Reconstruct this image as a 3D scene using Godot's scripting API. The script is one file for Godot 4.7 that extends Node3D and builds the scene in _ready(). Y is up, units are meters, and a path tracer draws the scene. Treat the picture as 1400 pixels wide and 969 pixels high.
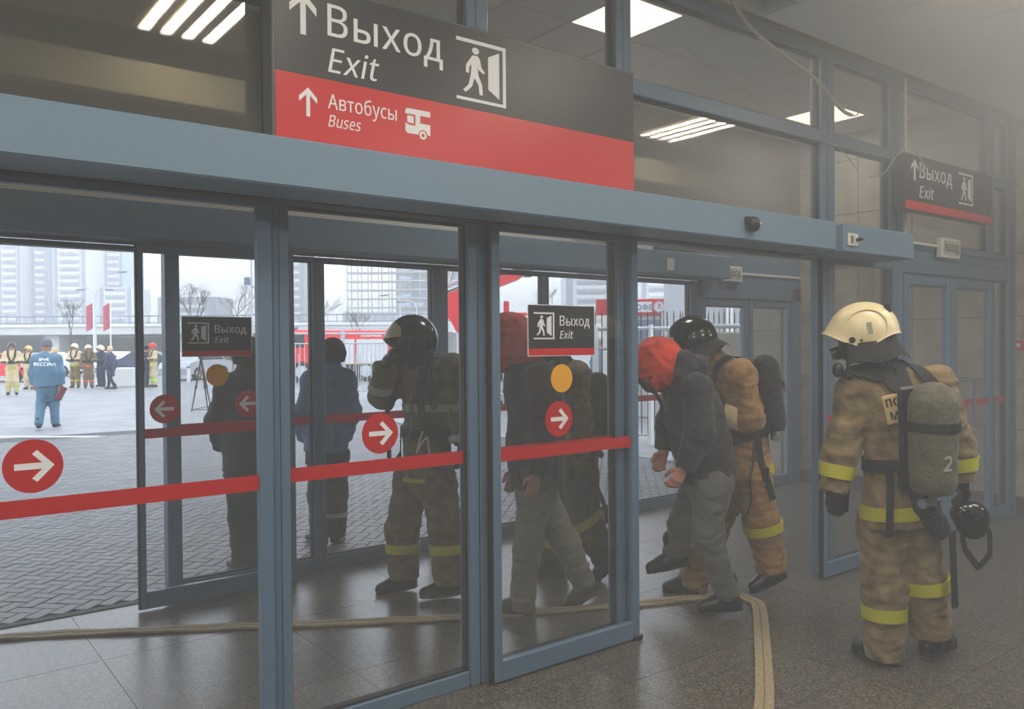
extends Node3D
# A station exit seen from the hall: glazed inner partition with sliding doors, vestibule, glazed outer wall, forecourt.
# x runs right along the partition, y up, z from the forecourt (negative) into the hall (positive). Metres.

var taken := {}
var M := {}
var rng := RandomNumberGenerator.new()

# ---------------------------------------------------------------- mesh building
class MB:
	var v := PackedVector3Array()
	var n := PackedVector3Array()
	var uv := PackedVector2Array()
	func tri3(a: Vector3, b: Vector3, c: Vector3, na: Vector3, nb: Vector3, nc: Vector3) -> void:
		if (b - a).cross(c - a).dot(na + nb + nc) > 0.0:
			var t := b; b = c; c = t
			t = nb; nb = nc; nc = t
		v.append(a); v.append(b); v.append(c)
		n.append(na); n.append(nb); n.append(nc)
	func tri(a: Vector3, b: Vector3, c: Vector3, m: Vector3) -> void:
		tri3(a, b, c, m, m, m)
	func quad(a: Vector3, b: Vector3, c: Vector3, d: Vector3, m: Vector3) -> void:
		tri(a, b, c, m); tri(a, c, d, m)
	func flat(a: Vector3, b: Vector3, c: Vector3, d: Vector3, away: Vector3) -> void:
		var m := (b - a).cross(c - a)
		if m.length() < 1e-12:
			m = (c - a).cross(d - a)
		m = m.normalized()
		if m.dot((a + b + c + d) * 0.25 - away) < 0.0:
			m = -m
		quad(a, b, c, d, m)
	func box(c: Vector3, s: Vector3, bev := 0.0, q := Basis.IDENTITY) -> MB:
		var h := s * 0.5
		bev = minf(bev, minf(h.x, minf(h.y, h.z)) * 0.9)
		var ax := [Vector3.RIGHT, Vector3.UP, Vector3.BACK]
		for i in 3:
			var u: Vector3 = ax[(i + 1) % 3]
			var w: Vector3 = ax[(i + 2) % 3]
			var hu := h.dot(u) - bev
			var hw := h.dot(w) - bev
			for sg in [-1.0, 1.0]:
				var m: Vector3 = ax[i] * sg
				var o := m * h[i]
				quad(c + q * (o + u * hu + w * hw), c + q * (o - u * hu + w * hw), c + q * (o - u * hu - w * hw), c + q * (o + u * hu - w * hw), q * m)
		if bev > 0.0:
			var hb := h - Vector3.ONE * bev
			for i in 3:
				var u: Vector3 = ax[(i + 1) % 3]
				var w: Vector3 = ax[(i + 2) % 3]
				var l: Vector3 = ax[i] * hb[i]
				for su in [-1.0, 1.0]:
					for sw in [-1.0, 1.0]:
						var a: Vector3 = u * su * h.dot(u) + w * sw * hb.dot(w)
						var b: Vector3 = u * su * hb.dot(u) + w * sw * h.dot(w)
						quad(c + q * (a - l), c + q * (a + l), c + q * (b + l), c + q * (b - l), (q * (u * su + w * sw)).normalized())
			for sx in [-1.0, 1.0]:
				for sy in [-1.0, 1.0]:
					for sz in [-1.0, 1.0]:
						var g := Vector3(sx, sy, sz)
						tri(c + q * (g * Vector3(h.x, hb.y, hb.z)), c + q * (g * Vector3(hb.x, h.y, hb.z)), c + q * (g * Vector3(hb.x, hb.y, h.z)), (q * g).normalized())
		return self
	# box given by its two corners
	func bx(x0: float, x1: float, y0: float, y1: float, z0: float, z1: float, bev := 0.003) -> MB:
		return box(Vector3(x0 + x1, y0 + y1, z0 + z1) * 0.5, Vector3(absf(x1 - x0), absf(y1 - y0), absf(z1 - z0)), bev)
	func ring_frame(p: Vector3) -> Array:
		var t := p.normalized()
		var a := Vector3.UP if absf(t.y) < 0.9 else Vector3.RIGHT
		var u := a.cross(t).normalized()
		return [u, t.cross(u)]
	func tube(pts: Array, r, seg := 8, caps := true) -> MB:
		var rows := []
		var nrm := []
		var u := Vector3.ZERO
		for i in pts.size():
			var t: Vector3 = (pts[mini(i + 1, pts.size() - 1)] - pts[maxi(i - 1, 0)]).normalized()
			if i == 0:
				u = ring_frame(t)[0]
			u = (u - t * u.dot(t)).normalized()
			var w := t.cross(u)
			var rr: float = r[i] if r is Array else r
			var row := []
			var nr := []
			for k in seg:
				var d := u * cos(TAU * k / seg) + w * sin(TAU * k / seg)
				row.append(pts[i] + d * rr); nr.append(d)
			rows.append(row); nrm.append(nr)
		for i in pts.size() - 1:
			for k in seg:
				var l := (k + 1) % seg
				tri3(rows[i][k], rows[i][l], rows[i + 1][l], nrm[i][k], nrm[i][l], nrm[i + 1][l])
				tri3(rows[i][k], rows[i + 1][l], rows[i + 1][k], nrm[i][k], nrm[i + 1][l], nrm[i + 1][k])
		if caps:
			for e in [0, pts.size() - 1]:
				var m: Vector3 = (pts[0] - pts[1]).normalized() if e == 0 else (pts[-1] - pts[-2]).normalized()
				for k in range(1, seg - 1):
					tri(rows[e][0], rows[e][k], rows[e][k + 1], m)
		return self
	# profile of Vector2(radius, height) turned about the y axis of xf
	func lathe(prof: Array, seg := 20, xf := Transform3D.IDENTITY) -> MB:
		for i in prof.size() - 1:
			var p: Vector2 = prof[i]
			var q: Vector2 = prof[i + 1]
			var m := Vector2(q.y - p.y, -(q.x - p.x)).normalized()
			for k in seg:
				var a := TAU * k / seg
				var b := TAU * (k + 1) / seg
				var da := Vector3(cos(a), 0, sin(a))
				var db := Vector3(cos(b), 0, sin(b))
				var na := xf.basis * (da * m.x + Vector3.UP * m.y)
				var nb := xf.basis * (db * m.x + Vector3.UP * m.y)
				var A := xf * (da * p.x + Vector3.UP * p.y)
				var B := xf * (db * p.x + Vector3.UP * p.y)
				var C := xf * (db * q.x + Vector3.UP * q.y)
				var D := xf * (da * q.x + Vector3.UP * q.y)
				if p.x > 1e-6:
					tri3(A, B, C, na, nb, nb)
				if q.x > 1e-6:
					tri3(A, C, D, na, nb, na)
		return self
	func disc(c: Vector3, axis: Vector3, r: float, th: float, seg := 32) -> MB:
		var f := ring_frame(axis)
		var t := axis.normalized()
		var q := Transform3D(Basis(f[0], t, f[0].cross(t)), c)
		return lathe([Vector2(0, -th / 2), Vector2(r, -th / 2), Vector2(r, th / 2), Vector2(0, th / 2)], seg, q)
	func ball(c: Vector3, r: Vector3, q := Basis.IDENTITY, seg := 14) -> MB:
		var rows := seg / 2 + 1
		for i in rows:
			for k in seg:
				var P := []
				for d in [[0, 0], [0, 1], [1, 1], [1, 0]]:
					var th: float = PI * (i + d[0]) / rows
					var ph: float = TAU * (k + d[1]) / seg
					P.append(Vector3(sin(th) * cos(ph), cos(th), sin(th) * sin(ph)))
				var N := []
				for p in P:
					N.append((q * (p / r)).normalized())
				tri3(c + q * (P[0] * r), c + q * (P[1] * r), c + q * (P[2] * r), N[0], N[1], N[2])
				tri3(c + q * (P[0] * r), c + q * (P[2] * r), c + q * (P[3] * r), N[0], N[2], N[3])
		return self
	# a flat outline in the xy plane of xf, thickened along its z
	func poly(pts: PackedVector2Array, th: float, xf := Transform3D.IDENTITY) -> MB:
		var ix := Geometry2D.triangulate_polygon(pts)
		for i in range(0, ix.size(), 3):
			for s in [0.0, th]:
				var P := []
				for j in 3:
					P.append(xf * Vector3(pts[ix[i + j]].x, pts[ix[i + j]].y, s))
				tri(P[0], P[1], P[2], xf.basis.z * (1.0 if s > 0.0 else -1.0))
		var cw := Geometry2D.is_polygon_clockwise(pts)
		for i in pts.size():
			var a := pts[i]
			var b := pts[(i + 1) % pts.size()]
			var m := Vector2(b.y - a.y, a.x - b.x).normalized() * (-1.0 if cw else 1.0)
			quad(xf * Vector3(a.x, a.y, 0), xf * Vector3(b.x, b.y, 0), xf * Vector3(b.x, b.y, th), xf * Vector3(a.x, a.y, th), (xf.basis * Vector3(m.x, m.y, 0)).normalized())
		return self
	# lettering: capital height cap, starting at the left end of the base line
	func text(words: String, cap: float, xf: Transform3D, bold := false, slant := 0.0, stretch := 1.0, th := 0.002, face := "Droid Sans") -> MB:
		var f := SystemFont.new()
		f.font_names = PackedStringArray([face])
		f.font_weight = 700 if bold else 400
		var t := TextMesh.new()
		t.font = f
		t.text = words
		t.font_size = 64
		t.pixel_size = cap / 45.7
		t.depth = th
		t.curve_step = 2.0
		t.horizontal_alignment = HORIZONTAL_ALIGNMENT_LEFT
		t.vertical_alignment = VERTICAL_ALIGNMENT_CENTER
		var arr := t.get_mesh_arrays()
		if arr.is_empty():
			return self
		var vs: PackedVector3Array = arr[Mesh.ARRAY_VERTEX]
		var ns: PackedVector3Array = arr[Mesh.ARRAY_NORMAL]
		var id: PackedInt32Array = arr[Mesh.ARRAY_INDEX] if arr[Mesh.ARRAY_INDEX] != null else PackedInt32Array(range(vs.size()))
		for i in range(0, id.size(), 3):
			var P := []
			var N := []
			for j in 3:
				var p := vs[id[i + j]]
				P.append(xf * Vector3(p.x * stretch + p.y * slant, p.y, p.z))
				N.append((xf.basis * ns[id[i + j]]).normalized())
			tri3(P[0], P[1], P[2], N[0], N[1], N[2])
		return self
	func mesh() -> ArrayMesh:
		var arr := []
		arr.resize(Mesh.ARRAY_MAX)
		arr[Mesh.ARRAY_VERTEX] = v
		arr[Mesh.ARRAY_NORMAL] = n
		if uv.size() == v.size() and uv.size() > 0:
			arr[Mesh.ARRAY_TEX_UV] = uv
		var m := ArrayMesh.new()
		m.add_surface_from_arrays(Mesh.PRIMITIVE_TRIANGLES, arr)
		return m

# ---------------------------------------------------------------- naming and placing
func numbered(called: String) -> String:
	if not taken.has(called):
		taken[called] = 0
		return called
	taken[called] += 1
	return "%s_%03d" % [called, taken[called]]

func tag(o: Node, label := "", category := "", group := "", kind := "") -> Node:
	if label: o.set_meta("label", label)
	if category: o.set_meta("category", category)
	if group: o.set_meta("group", group)
	if kind: o.set_meta("kind", kind)
	return o

func thing(called: String, label: String, category: String, at := Vector3.ZERO, turn := 0.0, group := "", kind := "") -> Node3D:
	var o := Node3D.new()
	o.name = numbered(called)
	add_child(o)
	o.position = at
	o.rotation.y = turn
	tag(o, label, category, group, kind)
	return o

func part(called: String, m, material: Material, parent: Node = null, label := "") -> MeshInstance3D:
	var o := MeshInstance3D.new()
	o.mesh = m.mesh() if m is MB else m
	o.material_override = material
	if parent == null:
		o.name = numbered(called)
		add_child(o)
	else:
		o.name = called
		var i := 0
		while parent.has_node(NodePath(o.name)):
			i += 1
			o.name = "%s_%03d" % [called, i]
		parent.add_child(o, true)
	if label: o.set_meta("label", label)
	return o

func copy(src: Node3D, label := "", at = null, turn = null) -> Node3D:
	var c: Node3D = src.duplicate()
	c.name = numbered(String(src.name).rstrip("0123456789").trim_suffix("_"))
	add_child(c)
	if label: c.set_meta("label", label)
	if at != null: c.position = at
	if turn != null: c.rotation.y = turn
	return c

# ---------------------------------------------------------------- materials
func mat(called: String, c: Color, rough := 0.6, metal := 0.0) -> StandardMaterial3D:
	var m := StandardMaterial3D.new()
	m.resource_name = called
	m.albedo_color = c
	m.roughness = rough
	m.metallic = metal
	M[called] = m
	return m

func noise(freq: float, kind := FastNoiseLite.TYPE_SIMPLEX_SMOOTH, oct := 4, sd := 1) -> FastNoiseLite:
	var f := FastNoiseLite.new()
	f.seed = sd
	f.noise_type = kind
	f.frequency = freq
	f.fractal_octaves = oct
	f.fractal_type = FastNoiseLite.FRACTAL_FBM if oct > 1 else FastNoiseLite.FRACTAL_NONE
	return f

func noise_tex(f: FastNoiseLite, stops: Array, size := 512) -> NoiseTexture2D:
	var t := NoiseTexture2D.new()
	t.width = size
	t.height = size
	t.seamless = true
	t.noise = f
	if stops:
		var g := Gradient.new()
		var off := PackedFloat32Array()
		var col := PackedColorArray()
		for s in stops:
			off.append(s[0]); col.append(s[1])
		g.offsets = off
		g.colors = col
		t.color_ramp = g
	return t

# colour from a ramp of noise, laid in world or own axes; scale in repeats per metre
func grain(m: StandardMaterial3D, f: FastNoiseLite, stops: Array, scale: float, world := false, size := 512) -> StandardMaterial3D:
	m.albedo_texture = noise_tex(f, stops, size)
	m.uv1_triplanar = true
	m.uv1_world_triplanar = world
	m.uv1_scale = Vector3.ONE * scale
	return m

func relief(m: StandardMaterial3D, f: FastNoiseLite, depth_cm: float, scale: float, size := 512) -> StandardMaterial3D:
	m.heightmap_enabled = true
	m.heightmap_texture = noise_tex(f, [], size)
	m.heightmap_scale = depth_cm
	m.uv1_triplanar = true
	m.uv1_scale = Vector3.ONE * scale
	return m

func gray(x: float) -> Color:
	return Color(x, x, x)

# ---------------------------------------------------------------- the scene
func _ready() -> void:
	rng.seed = 7
	camera_and_light()
	make_materials()
	hall()
	partition()
	vestibule()
	signs()
	forecourt()
	vehicles()
	skyline()
	people()
	details()

func camera_and_light() -> void:
	var cam := Camera3D.new()
	cam.name = "camera"
	add_child(cam)
	cam.fov = 46.61
	cam.near = 0.05
	cam.far = 2000.0
	var yaw := 0.6571
	var pitch := 0.0118
	var roll := -0.0076
	var f := Vector3(sin(yaw) * cos(pitch), -sin(pitch), -cos(yaw) * cos(pitch))
	var r := Vector3(cos(yaw), 0, sin(yaw))
	var u := r.cross(f)
	cam.transform = Transform3D(Basis(r * cos(roll) + u * sin(roll), -r * sin(roll) + u * cos(roll), -f), Vector3(0, 1.7, 3.3989))
	cam.current = true
	var env := Environment.new()
	env.background_mode = Environment.BG_SKY
	var sm := ProceduralSkyMaterial.new()
	sm.sky_top_color = Color(0.86, 0.91, 0.97)
	sm.sky_horizon_color = Color(0.95, 0.97, 1.0)
	sm.sky_curve = 0.2
	sm.ground_horizon_color = Color(0.9, 0.92, 0.95)
	sm.ground_bottom_color = Color(0.6, 0.62, 0.64)
	sm.sun_angle_max = 0.0
	var sky := Sky.new()
	sky.sky_material = sm
	env.sky = sky
	env.background_energy_multiplier = SKY
	env.ambient_light_source = Environment.AMBIENT_SOURCE_SKY
	env.tonemap_mode = Environment.TONE_MAPPER_LINEAR
	env.tonemap_exposure = 1.0
	env.sdfgi_enabled = true
	env.ssao_enabled = true
	env.ssil_enabled = true
	env.volumetric_fog_enabled = true
	env.volumetric_fog_density = 0.0
	var we := WorldEnvironment.new()
	we.name = "world_environment"
	we.environment = env
	add_child(we)

const SKY := 4.0
const TROFFER := 3.8
const LED := 2.6
const SMOKE := 0.032
const MIST := 0.0026

func fog_box(called: String, label: String, lo: Vector3, hi: Vector3, dens: float, col: Color) -> void:
	var m := FogMaterial.new()
	m.density = dens
	m.albedo = col
	var f := FogVolume.new()
	f.shape = RenderingServer.FOG_VOLUME_SHAPE_BOX
	f.size = hi - lo
	f.position = (lo + hi) * 0.5
	f.material = m
	f.name = called
	add_child(f)
	tag(f, label, "haze", "", "stuff")

func make_materials() -> void:
	var fr := mat("blue_frame", Color(0.355, 0.455, 0.55), 0.42)
	fr.metallic_specular = 0.5
	mat("header_blue", Color(0.415, 0.525, 0.615), 0.5)
	mat("gasket", Color(0.07, 0.075, 0.085), 0.6)
	mat("red_tape", Color(0.74, 0.07, 0.09), 0.45)
	mat("sign_dark", Color(0.165, 0.165, 0.185), 0.4)
	mat("sign_red", Color(0.80, 0.10, 0.13), 0.35)
	mat("sign_white", Color(0.93, 0.94, 0.96), 0.5)
	mat("yellow_disc", Color(0.93, 0.66, 0.05), 0.5)
	mat("white_plastic", Color(0.86, 0.85, 0.82), 0.45)
	mat("black_plastic", Color(0.06, 0.06, 0.065), 0.4)
	mat("chrome", Color(0.75, 0.76, 0.78), 0.25, 1.0)
	mat("steel", Color(0.55, 0.57, 0.6), 0.4, 0.7)
	mat("exit_face", Color(0.72, 0.73, 0.68), 0.5)
	mat("case_grey", Color(0.36, 0.36, 0.37), 0.45, 0.3)
	mat("strap_plain", Color(0.10, 0.105, 0.12), 0.6)
	mat("rubber_plain", Color(0.06, 0.06, 0.065), 0.7)
	mat("orange_cloth_plain", Color(0.88, 0.50, 0.22), 0.5)
	mat("kiosk_red", Color(0.80, 0.16, 0.18), 0.5)
	mat("slate_dark", Color(0.16, 0.18, 0.22), 0.35)
	mat("pale_yellow", Color(0.85, 0.80, 0.45), 0.5)
	mat("hill", Color(0.50, 0.52, 0.52), 0.95)
	mat("conduit", Color(0.62, 0.61, 0.58), 0.6)
	grain(mat("canvas", Color.WHITE, 0.85), noise(0.05, FastNoiseLite.TYPE_SIMPLEX_SMOOTH, 4, 77), [[0.2, Color(0.56, 0.50, 0.39)], [0.8, Color(0.70, 0.64, 0.51)]], 4.0, true, 256)
	mat("canvas_dark", Color(0.48, 0.42, 0.32), 0.85)
	mat("tile_grid", Color(0.82, 0.82, 0.81), 0.6)
	var g := mat("clear_glass", Color(0.22, 0.27, 0.30, 0.035), 0.02)
	g.transparency = BaseMaterial3D.TRANSPARENCY_ALPHA
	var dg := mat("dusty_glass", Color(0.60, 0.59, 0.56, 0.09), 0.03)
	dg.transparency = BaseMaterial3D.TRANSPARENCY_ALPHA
	# floor: terrazzo, two tones of fine chips
	for i in 3:
		var t := mat("terrazzo_%d" % i, Color.WHITE, 0.29)
		var k := 0.67 + 0.015 * i
		grain(t, noise(0.11, FastNoiseLite.TYPE_CELLULAR, 1, 11 + i), [[0.0, Color(0.73 * k, 0.68 * k, 0.61 * k)], [0.35, Color(0.48 * k, 0.45 * k, 0.405 * k)], [0.6, Color(0.285 * k, 0.265 * k, 0.24 * k)], [1.0, Color(0.77 * k, 0.71 * k, 0.62 * k)]], 2.2, true)
		(M["terrazzo_%d" % i].albedo_texture.noise as FastNoiseLite).cellular_return_type = FastNoiseLite.RETURN_CELL_VALUE
		t.metallic_specular = 0.5
	mat("joint_dark", Color(0.28, 0.275, 0.265), 0.8)
	for i in 4:
		var s := mat("stone_%d" % i, Color.WHITE, 0.7)
		var k: float = [0.96, 1.0, 0.92, 1.04][i]
		grain(s, noise(0.01, FastNoiseLite.TYPE_SIMPLEX_SMOOTH, 5, 30 + i), [[0.0, Color(0.50 * k, 0.47 * k, 0.42 * k)], [0.5, Color(0.62 * k, 0.585 * k, 0.525 * k)], [1.0, Color(0.70 * k, 0.665 * k, 0.60 * k)]], 0.5, true)
	mat("dark_skirting", Color(0.22, 0.21, 0.2), 0.5)
	grain(mat("ceiling_tile", Color.WHITE, 0.85), noise(0.06, FastNoiseLite.TYPE_SIMPLEX, 3, 5), [[0.0, Color(0.84, 0.84, 0.835)], [1.0, Color(0.91, 0.91, 0.905)]], 1.0, true)
	mat("plaster_cream", Color(0.90, 0.85, 0.72), 0.8)
	mat("plaster_gray", Color(0.48, 0.46, 0.42), 0.85)
	mat("taupe", Color(0.42, 0.40, 0.37), 0.8)
	var tb := mat("tube_glow", Color(0.95, 0.93, 0.88), 0.4)
	tb.emission_enabled = true
	tb.emission = Color(1.0, 0.86, 0.62)
	tb.emission_energy_multiplier = 5.0
	var led := mat("panel_glow", Color(0.95, 0.95, 0.93), 0.5)
	led.emission_enabled = true
	led.emission = Color(1.0, 0.95, 0.84)
	led.emission_energy_multiplier = 2.6

# an area lamp facing down, just under a fitting
func down_light(at: Vector3, sx: float, sz: float, energy: float, col: Color, parent: Node) -> void:
	var l := AreaLight3D.new()
	l.name = "light"
	l.area_size = Vector2(sx, sz)
	l.light_energy = energy
	l.light_color = col
	l.area_range = 30.0
	l.area_attenuation = 2.0
	l.shadow_enabled = true
	parent.add_child(l, true)
	l.position = at
	l.rotation.x = -PI / 2

func troffer(at: Vector3, label: String, energy: float, strips := true) -> void:
	var t := thing("ceiling_light", label, "lamp", at, 0, "tube ceiling lights of the hall")
	var b := MB.new()
	b.bx(-0.3, 0.3, 0.05, 0.06, -0.55, 0.55, 0.0)
	for s in [-1, 1]:
		b.bx(0.28 * s, 0.3 * s, 0.0, 0.06, -0.55, 0.55, 0.001)
		b.bx(-0.3, 0.3, 0.0, 0.06, 0.53 * s, 0.55 * s, 0.001)
	part("housing", b, M.white_plastic, t)
	for i in 4:
		var x := -0.21 + 0.14 * i
		part("tube_lamp", MB.new().tube([Vector3(x, 0.03, -0.51), Vector3(x, 0.03, 0.51)], 0.022, 8), M.tube_glow, t)
		if strips:
			down_light(Vector3(x, -0.012, 0), 0.07, 1.02, energy / 4.0, Color(1.0, 0.96, 0.89), t)
	if not strips:
		down_light(Vector3(0, -0.012, 0), 0.56, 1.02, energy, Color(0.97, 0.985, 1.0), t)

func hall() -> void:
	# floor slab with laid terrazzo slabs
	var fl := part("floor", MB.new().bx(-8.0, 8.95, -0.2, -0.004, -2.5, 12.0, 0.0), M.joint_dark)
	tag(fl, "grey speckled terrazzo floor of hall and vestibule", "floor", "", "structure")
	var pm := []
	var sx := 1.0
	var tile := MB.new().box(Vector3(0, -0.01, 0), Vector3(sx - 0.0025, 0.02, sx - 0.0025), 0.0008).mesh()
	for i in 17:
		for j in 8:
			var o := part("terrazzo_slab", tile, M["terrazzo_%d" % rng.randi_range(0, 2)], fl)
			o.position = Vector3(-8.0 + sx * (i + 0.5) - 0.05, 0, -2.5 + sx * (j + 0.5))
	part("terrazzo_field", MB.new().bx(-8, 8.95, -0.02, 0.0, 5.5, 12.0, 0.0), M.terrazzo_1, fl)
	# ceiling of the hall: long panels
	var cb := MB.new().bx(-8.0, 4.06, 3.875, 4.3, 0.06, 2.62, 0.0).bx(4.64, 8.95, 3.875, 4.3, 0.06, 2.62, 0.0)
	cb.bx(4.06, 4.64, 3.875, 4.3, 0.06, 0.11, 0.0).bx(4.06, 4.64, 3.875, 4.3, 0.36, 2.62, 0.0)
	var ce := part("ceiling", cb, M.tile_grid)
	var rf := part("roof_1", MB.new().bx(-8.2, 9.15, 4.3, 4.5, -2.62, 12.2, 0.0), M.plaster_gray)
	tag(rf, "slab over hall and vestibule", "roof", "", "structure")
	tag(ce, "pale panelled ceiling of the hall", "ceiling", "", "structure")
	var z0 := 0.1
	for i in 28:
		for j in 2:
			var x0 := -7.95 + 0.6 * i
			var za := z0 + 1.25 * j
			if j == 1 and (i == 15 or i == 23 or i == 19 or i == 11 or i == 7):
				continue
			part("ceiling_panel", MB.new().bx(x0 + 0.006, x0 + 0.594, 3.845, 3.875, za + 0.006 + (0.27 if i == 20 and j == 0 else 0.0), za + 1.244, 0.006), M.ceiling_tile, ce)
	var k := 0
	for x in [-3.45, -1.05, 1.35, 3.75, 6.15]:
		var at := Vector3(x + 0.3, 3.846, 1.97)
		troffer(at, ["tube ceiling light of the hall, farthest from the right wall", "tube ceiling light of the hall left of the left sliding leaf", "tube ceiling light mirrored in the upper left pane", "tube ceiling light above the large exit sign", "tube ceiling light mirrored right of the large exit sign"][k], TROFFER)
		k += 1
	# bulkhead across the hall and the lower ceiling behind it
	var bh := thing("trim_1", "cream bulkhead across the hall under the ceiling", "bulkhead", Vector3.ZERO, 0, "", "structure")
	part("face", MB.new().bx(-8, 8.95, 3.42, 3.66, 2.62, 2.75, 0.004), M.plaster_cream, bh)
	var c2 := part("ceiling_1", MB.new().bx(-8.0, 8.95, 3.42, 3.6, 2.75, 12.0, 0.0), M.plaster_gray)
	tag(c2, "lower grey ceiling at the back of the hall", "ceiling", "", "structure")
	var nth := ["leftmost of the row", "second in the row", "third in the row", "nearest the right wall"]
	for i in 4:
		troffer(Vector3(-3.0 + 3.4 * i, 3.36, 3.75), "added unseen tube light under the lower hall ceiling, " + nth[i], REAR_FILL, false)  # unseen row added to carry most of the hall light
	# walls
	var wb := part("wall_back", MB.new().bx(-8.2, 9.15, 0, 4.3, 12.0, 12.2, 0.0), M.stone_1)
	tag(wb, "stone wall at the back of the hall", "wall", "", "structure")
	var wl := part("wall_left", MB.new().bx(-8.2, -8.0, 0, 4.3, -2.5, 12.0, 0.0), M.stone_2)
	tag(wl, "stone wall at the left end of the hall", "wall", "", "structure")
	var wr := part("wall_right", MB.new().bx(8.95, 9.15, 0, 4.3, -2.7, 12.0, 0.0), M.joint_dark)
	tag(wr, "wall of large beige stone slabs at the right", "wall", "", "structure")
	var zz := -2.4
	var row := 0
	for wz in [0.75, 0.62, 0.9, 0.9, 0.9, 0.9, 0.9, 0.9]:
		var yy := 0.16
		row += 1
		for hy in [0.66, 0.5, 0.62, 0.62, 0.62, 0.62, 0.5]:
			var dep: float = 0.03 + 0.004 * rng.randf()
			part("stone_slab", MB.new().bx(8.95 - dep, 8.951, yy + 0.003, minf(yy + hy, 4.29) - 0.003, zz + 0.003, zz + wz - 0.003, 0.004), M["stone_%d" % rng.randi_range(0, 3)], wr)
			yy += hy
		zz += wz
	var bb := part("baseboard_right", MB.new().bx(8.895, 8.95, 0.0, 0.16, -2.4, 6.0, 0.006), M.dark_skirting)
	tag(bb, "dark stone skirting along the right wall", "skirting", "", "structure")
	fog_box("smoke_haze", "thin grey smoke hanging in the hall", Vector3(-7.99, 0.002, -2.4), Vector3(8.9, 3.84, 11.9), SMOKE, Color(0.94, 0.95, 0.96))
	fog_box("smoke_haze_right", "thicker grey smoke before the stone wall at the right", Vector3(5.2, 0.004, -2.39), Vector3(8.88, 3.83, 2.6), SMOKE * 1.1, Color(0.94, 0.95, 0.96))
	fog_box("smoke_layer", "layer of smoke gathered under the hall ceiling at the right", Vector3(3.6, 2.55, 0.07), Vector3(8.87, 3.82, 2.59), SMOKE * 3.0, Color(0.94, 0.95, 0.96))

const REAR_FILL := 5.2

# a glazed panel: a frame of four bars round a pane
func pane_box(x0: float, x1: float, y0: float, y1: float, z: float, th := 0.008) -> MB:
	return MB.new().bx(x0, x1, y0, y1, z - th / 2, z + th / 2, 0.0)

func tape(x0: float, x1: float, z: float, parent: Node) -> void:
	part("red_tape", MB.new().bx(x0, x1, 1.112, 1.174, z, z + 0.0015, 0.0), M.red_tape, parent)

# round red sticker with an arrow; dirx +1 points to +x; lies on the face z, facing +z
func arrow_disc(x: float, y: float, z: float, dirx: float, parent: Node) -> void:
	var d := part("arrow_disc", MB.new().disc(Vector3(x, y, z + 0.001), Vector3.BACK, 0.094, 0.002, 40), M.red_tape, parent, "round red sticker with a white arrow")
	var p := PackedVector2Array()
	for q in [[-0.058, 0.011], [0.028, 0.011], [-0.004, 0.043], [0.012, 0.056], [0.066, 0.0], [0.012, -0.056], [-0.004, -0.043], [0.028, -0.011], [-0.058, -0.011]]:
		p.append(Vector2(q[0] * dirx, q[1]))
	part("arrow", MB.new().poly(p, 0.001, Transform3D(Basis.IDENTITY, Vector3(x, y, z + 0.002))), M.sign_white, d)

# walking figure in front of an open door, in a unit square 1 high, origin lower left, facing +z
func pictogram(b: MB, o: Vector3, h: float, th := 0.0015) -> MB:
	var T := Transform3D(Basis.IDENTITY.scaled(Vector3(h * 1.26, h, 1)), o)
	var F := func(list: Array) -> void:
		var p := PackedVector2Array()
		for i in range(0, list.size(), 2):
			p.append(Vector2(list[i], list[i + 1]))
		b.poly(p, th, T)
	F.call([0.0, 0.94, 0.74, 0.94, 0.74, 0.05, 0.0, 0.05, 0.0, 0.0, 0.79, 0.0, 0.79, 1.0, 0.0, 1.0])
	F.call([0.50, 0.78, 0.68, 0.89, 0.68, 0.12, 0.50, 0.25])
	var c := PackedVector2Array()
	for i in 16:
		c.append(Vector2(0.30 + 0.055 * cos(TAU * i / 16), 0.83 + 0.055 * sin(TAU * i / 16)))
	b.poly(c, th, T)
	F.call([0.25, 0.75, 0.33, 0.755, 0.37, 0.70, 0.39, 0.58, 0.45, 0.51, 0.43, 0.475, 0.35, 0.53, 0.335, 0.60, 0.34, 0.45, 0.40, 0.30, 0.41, 0.13, 0.36, 0.13, 0.345, 0.28, 0.28, 0.39, 0.24, 0.24, 0.14, 0.13, 0.105, 0.165, 0.19, 0.27, 0.225, 0.45, 0.235, 0.60, 0.20, 0.55, 0.195, 0.45, 0.145, 0.455, 0.15, 0.58])
	return b

# the small exit plate on a door leaf: dark plate, red foot, lettering; centred at x, on the face z
func door_plate(x: float, y0: float, z: float, parent: Node, front := true) -> void:
	var w := 0.463
	var p := part("exit_plate", MB.new().bx(x - w / 2, x + w / 2, y0, y0 + 0.262, z, z + 0.002, 0.0), M.sign_dark, parent, "dark plate reading exit in two languages")
	part("plate_edge", MB.new().bx(x - w / 2 - 0.004, x + w / 2 + 0.004, y0 - 0.004, y0 + 0.266, z - 0.0008, z + 0.001, 0.0), M.sign_white, p)
	part("red_foot", MB.new().bx(x - w / 2, x + w / 2, y0, y0 + 0.036, z + 0.002, z + 0.003, 0.0), M.sign_red, p)
	var b := MB.new()
	pictogram(b, Vector3(x - w / 2 + 0.035, y0 + 0.085, z + 0.002), 0.14)
	part("pictogram", b, M.sign_white, p)
	part("lettering", MB.new().text("Выход", 0.053, Transform3D(Basis.IDENTITY, Vector3(x - 0.025, y0 + 0.182, z + 0.002))), M.sign_white, p)
	part("lettering", MB.new().text("Exit", 0.042, Transform3D(Basis.IDENTITY, Vector3(x - 0.02, y0 + 0.108, z + 0.002)), false, 0.2), M.sign_white, p)

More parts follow.
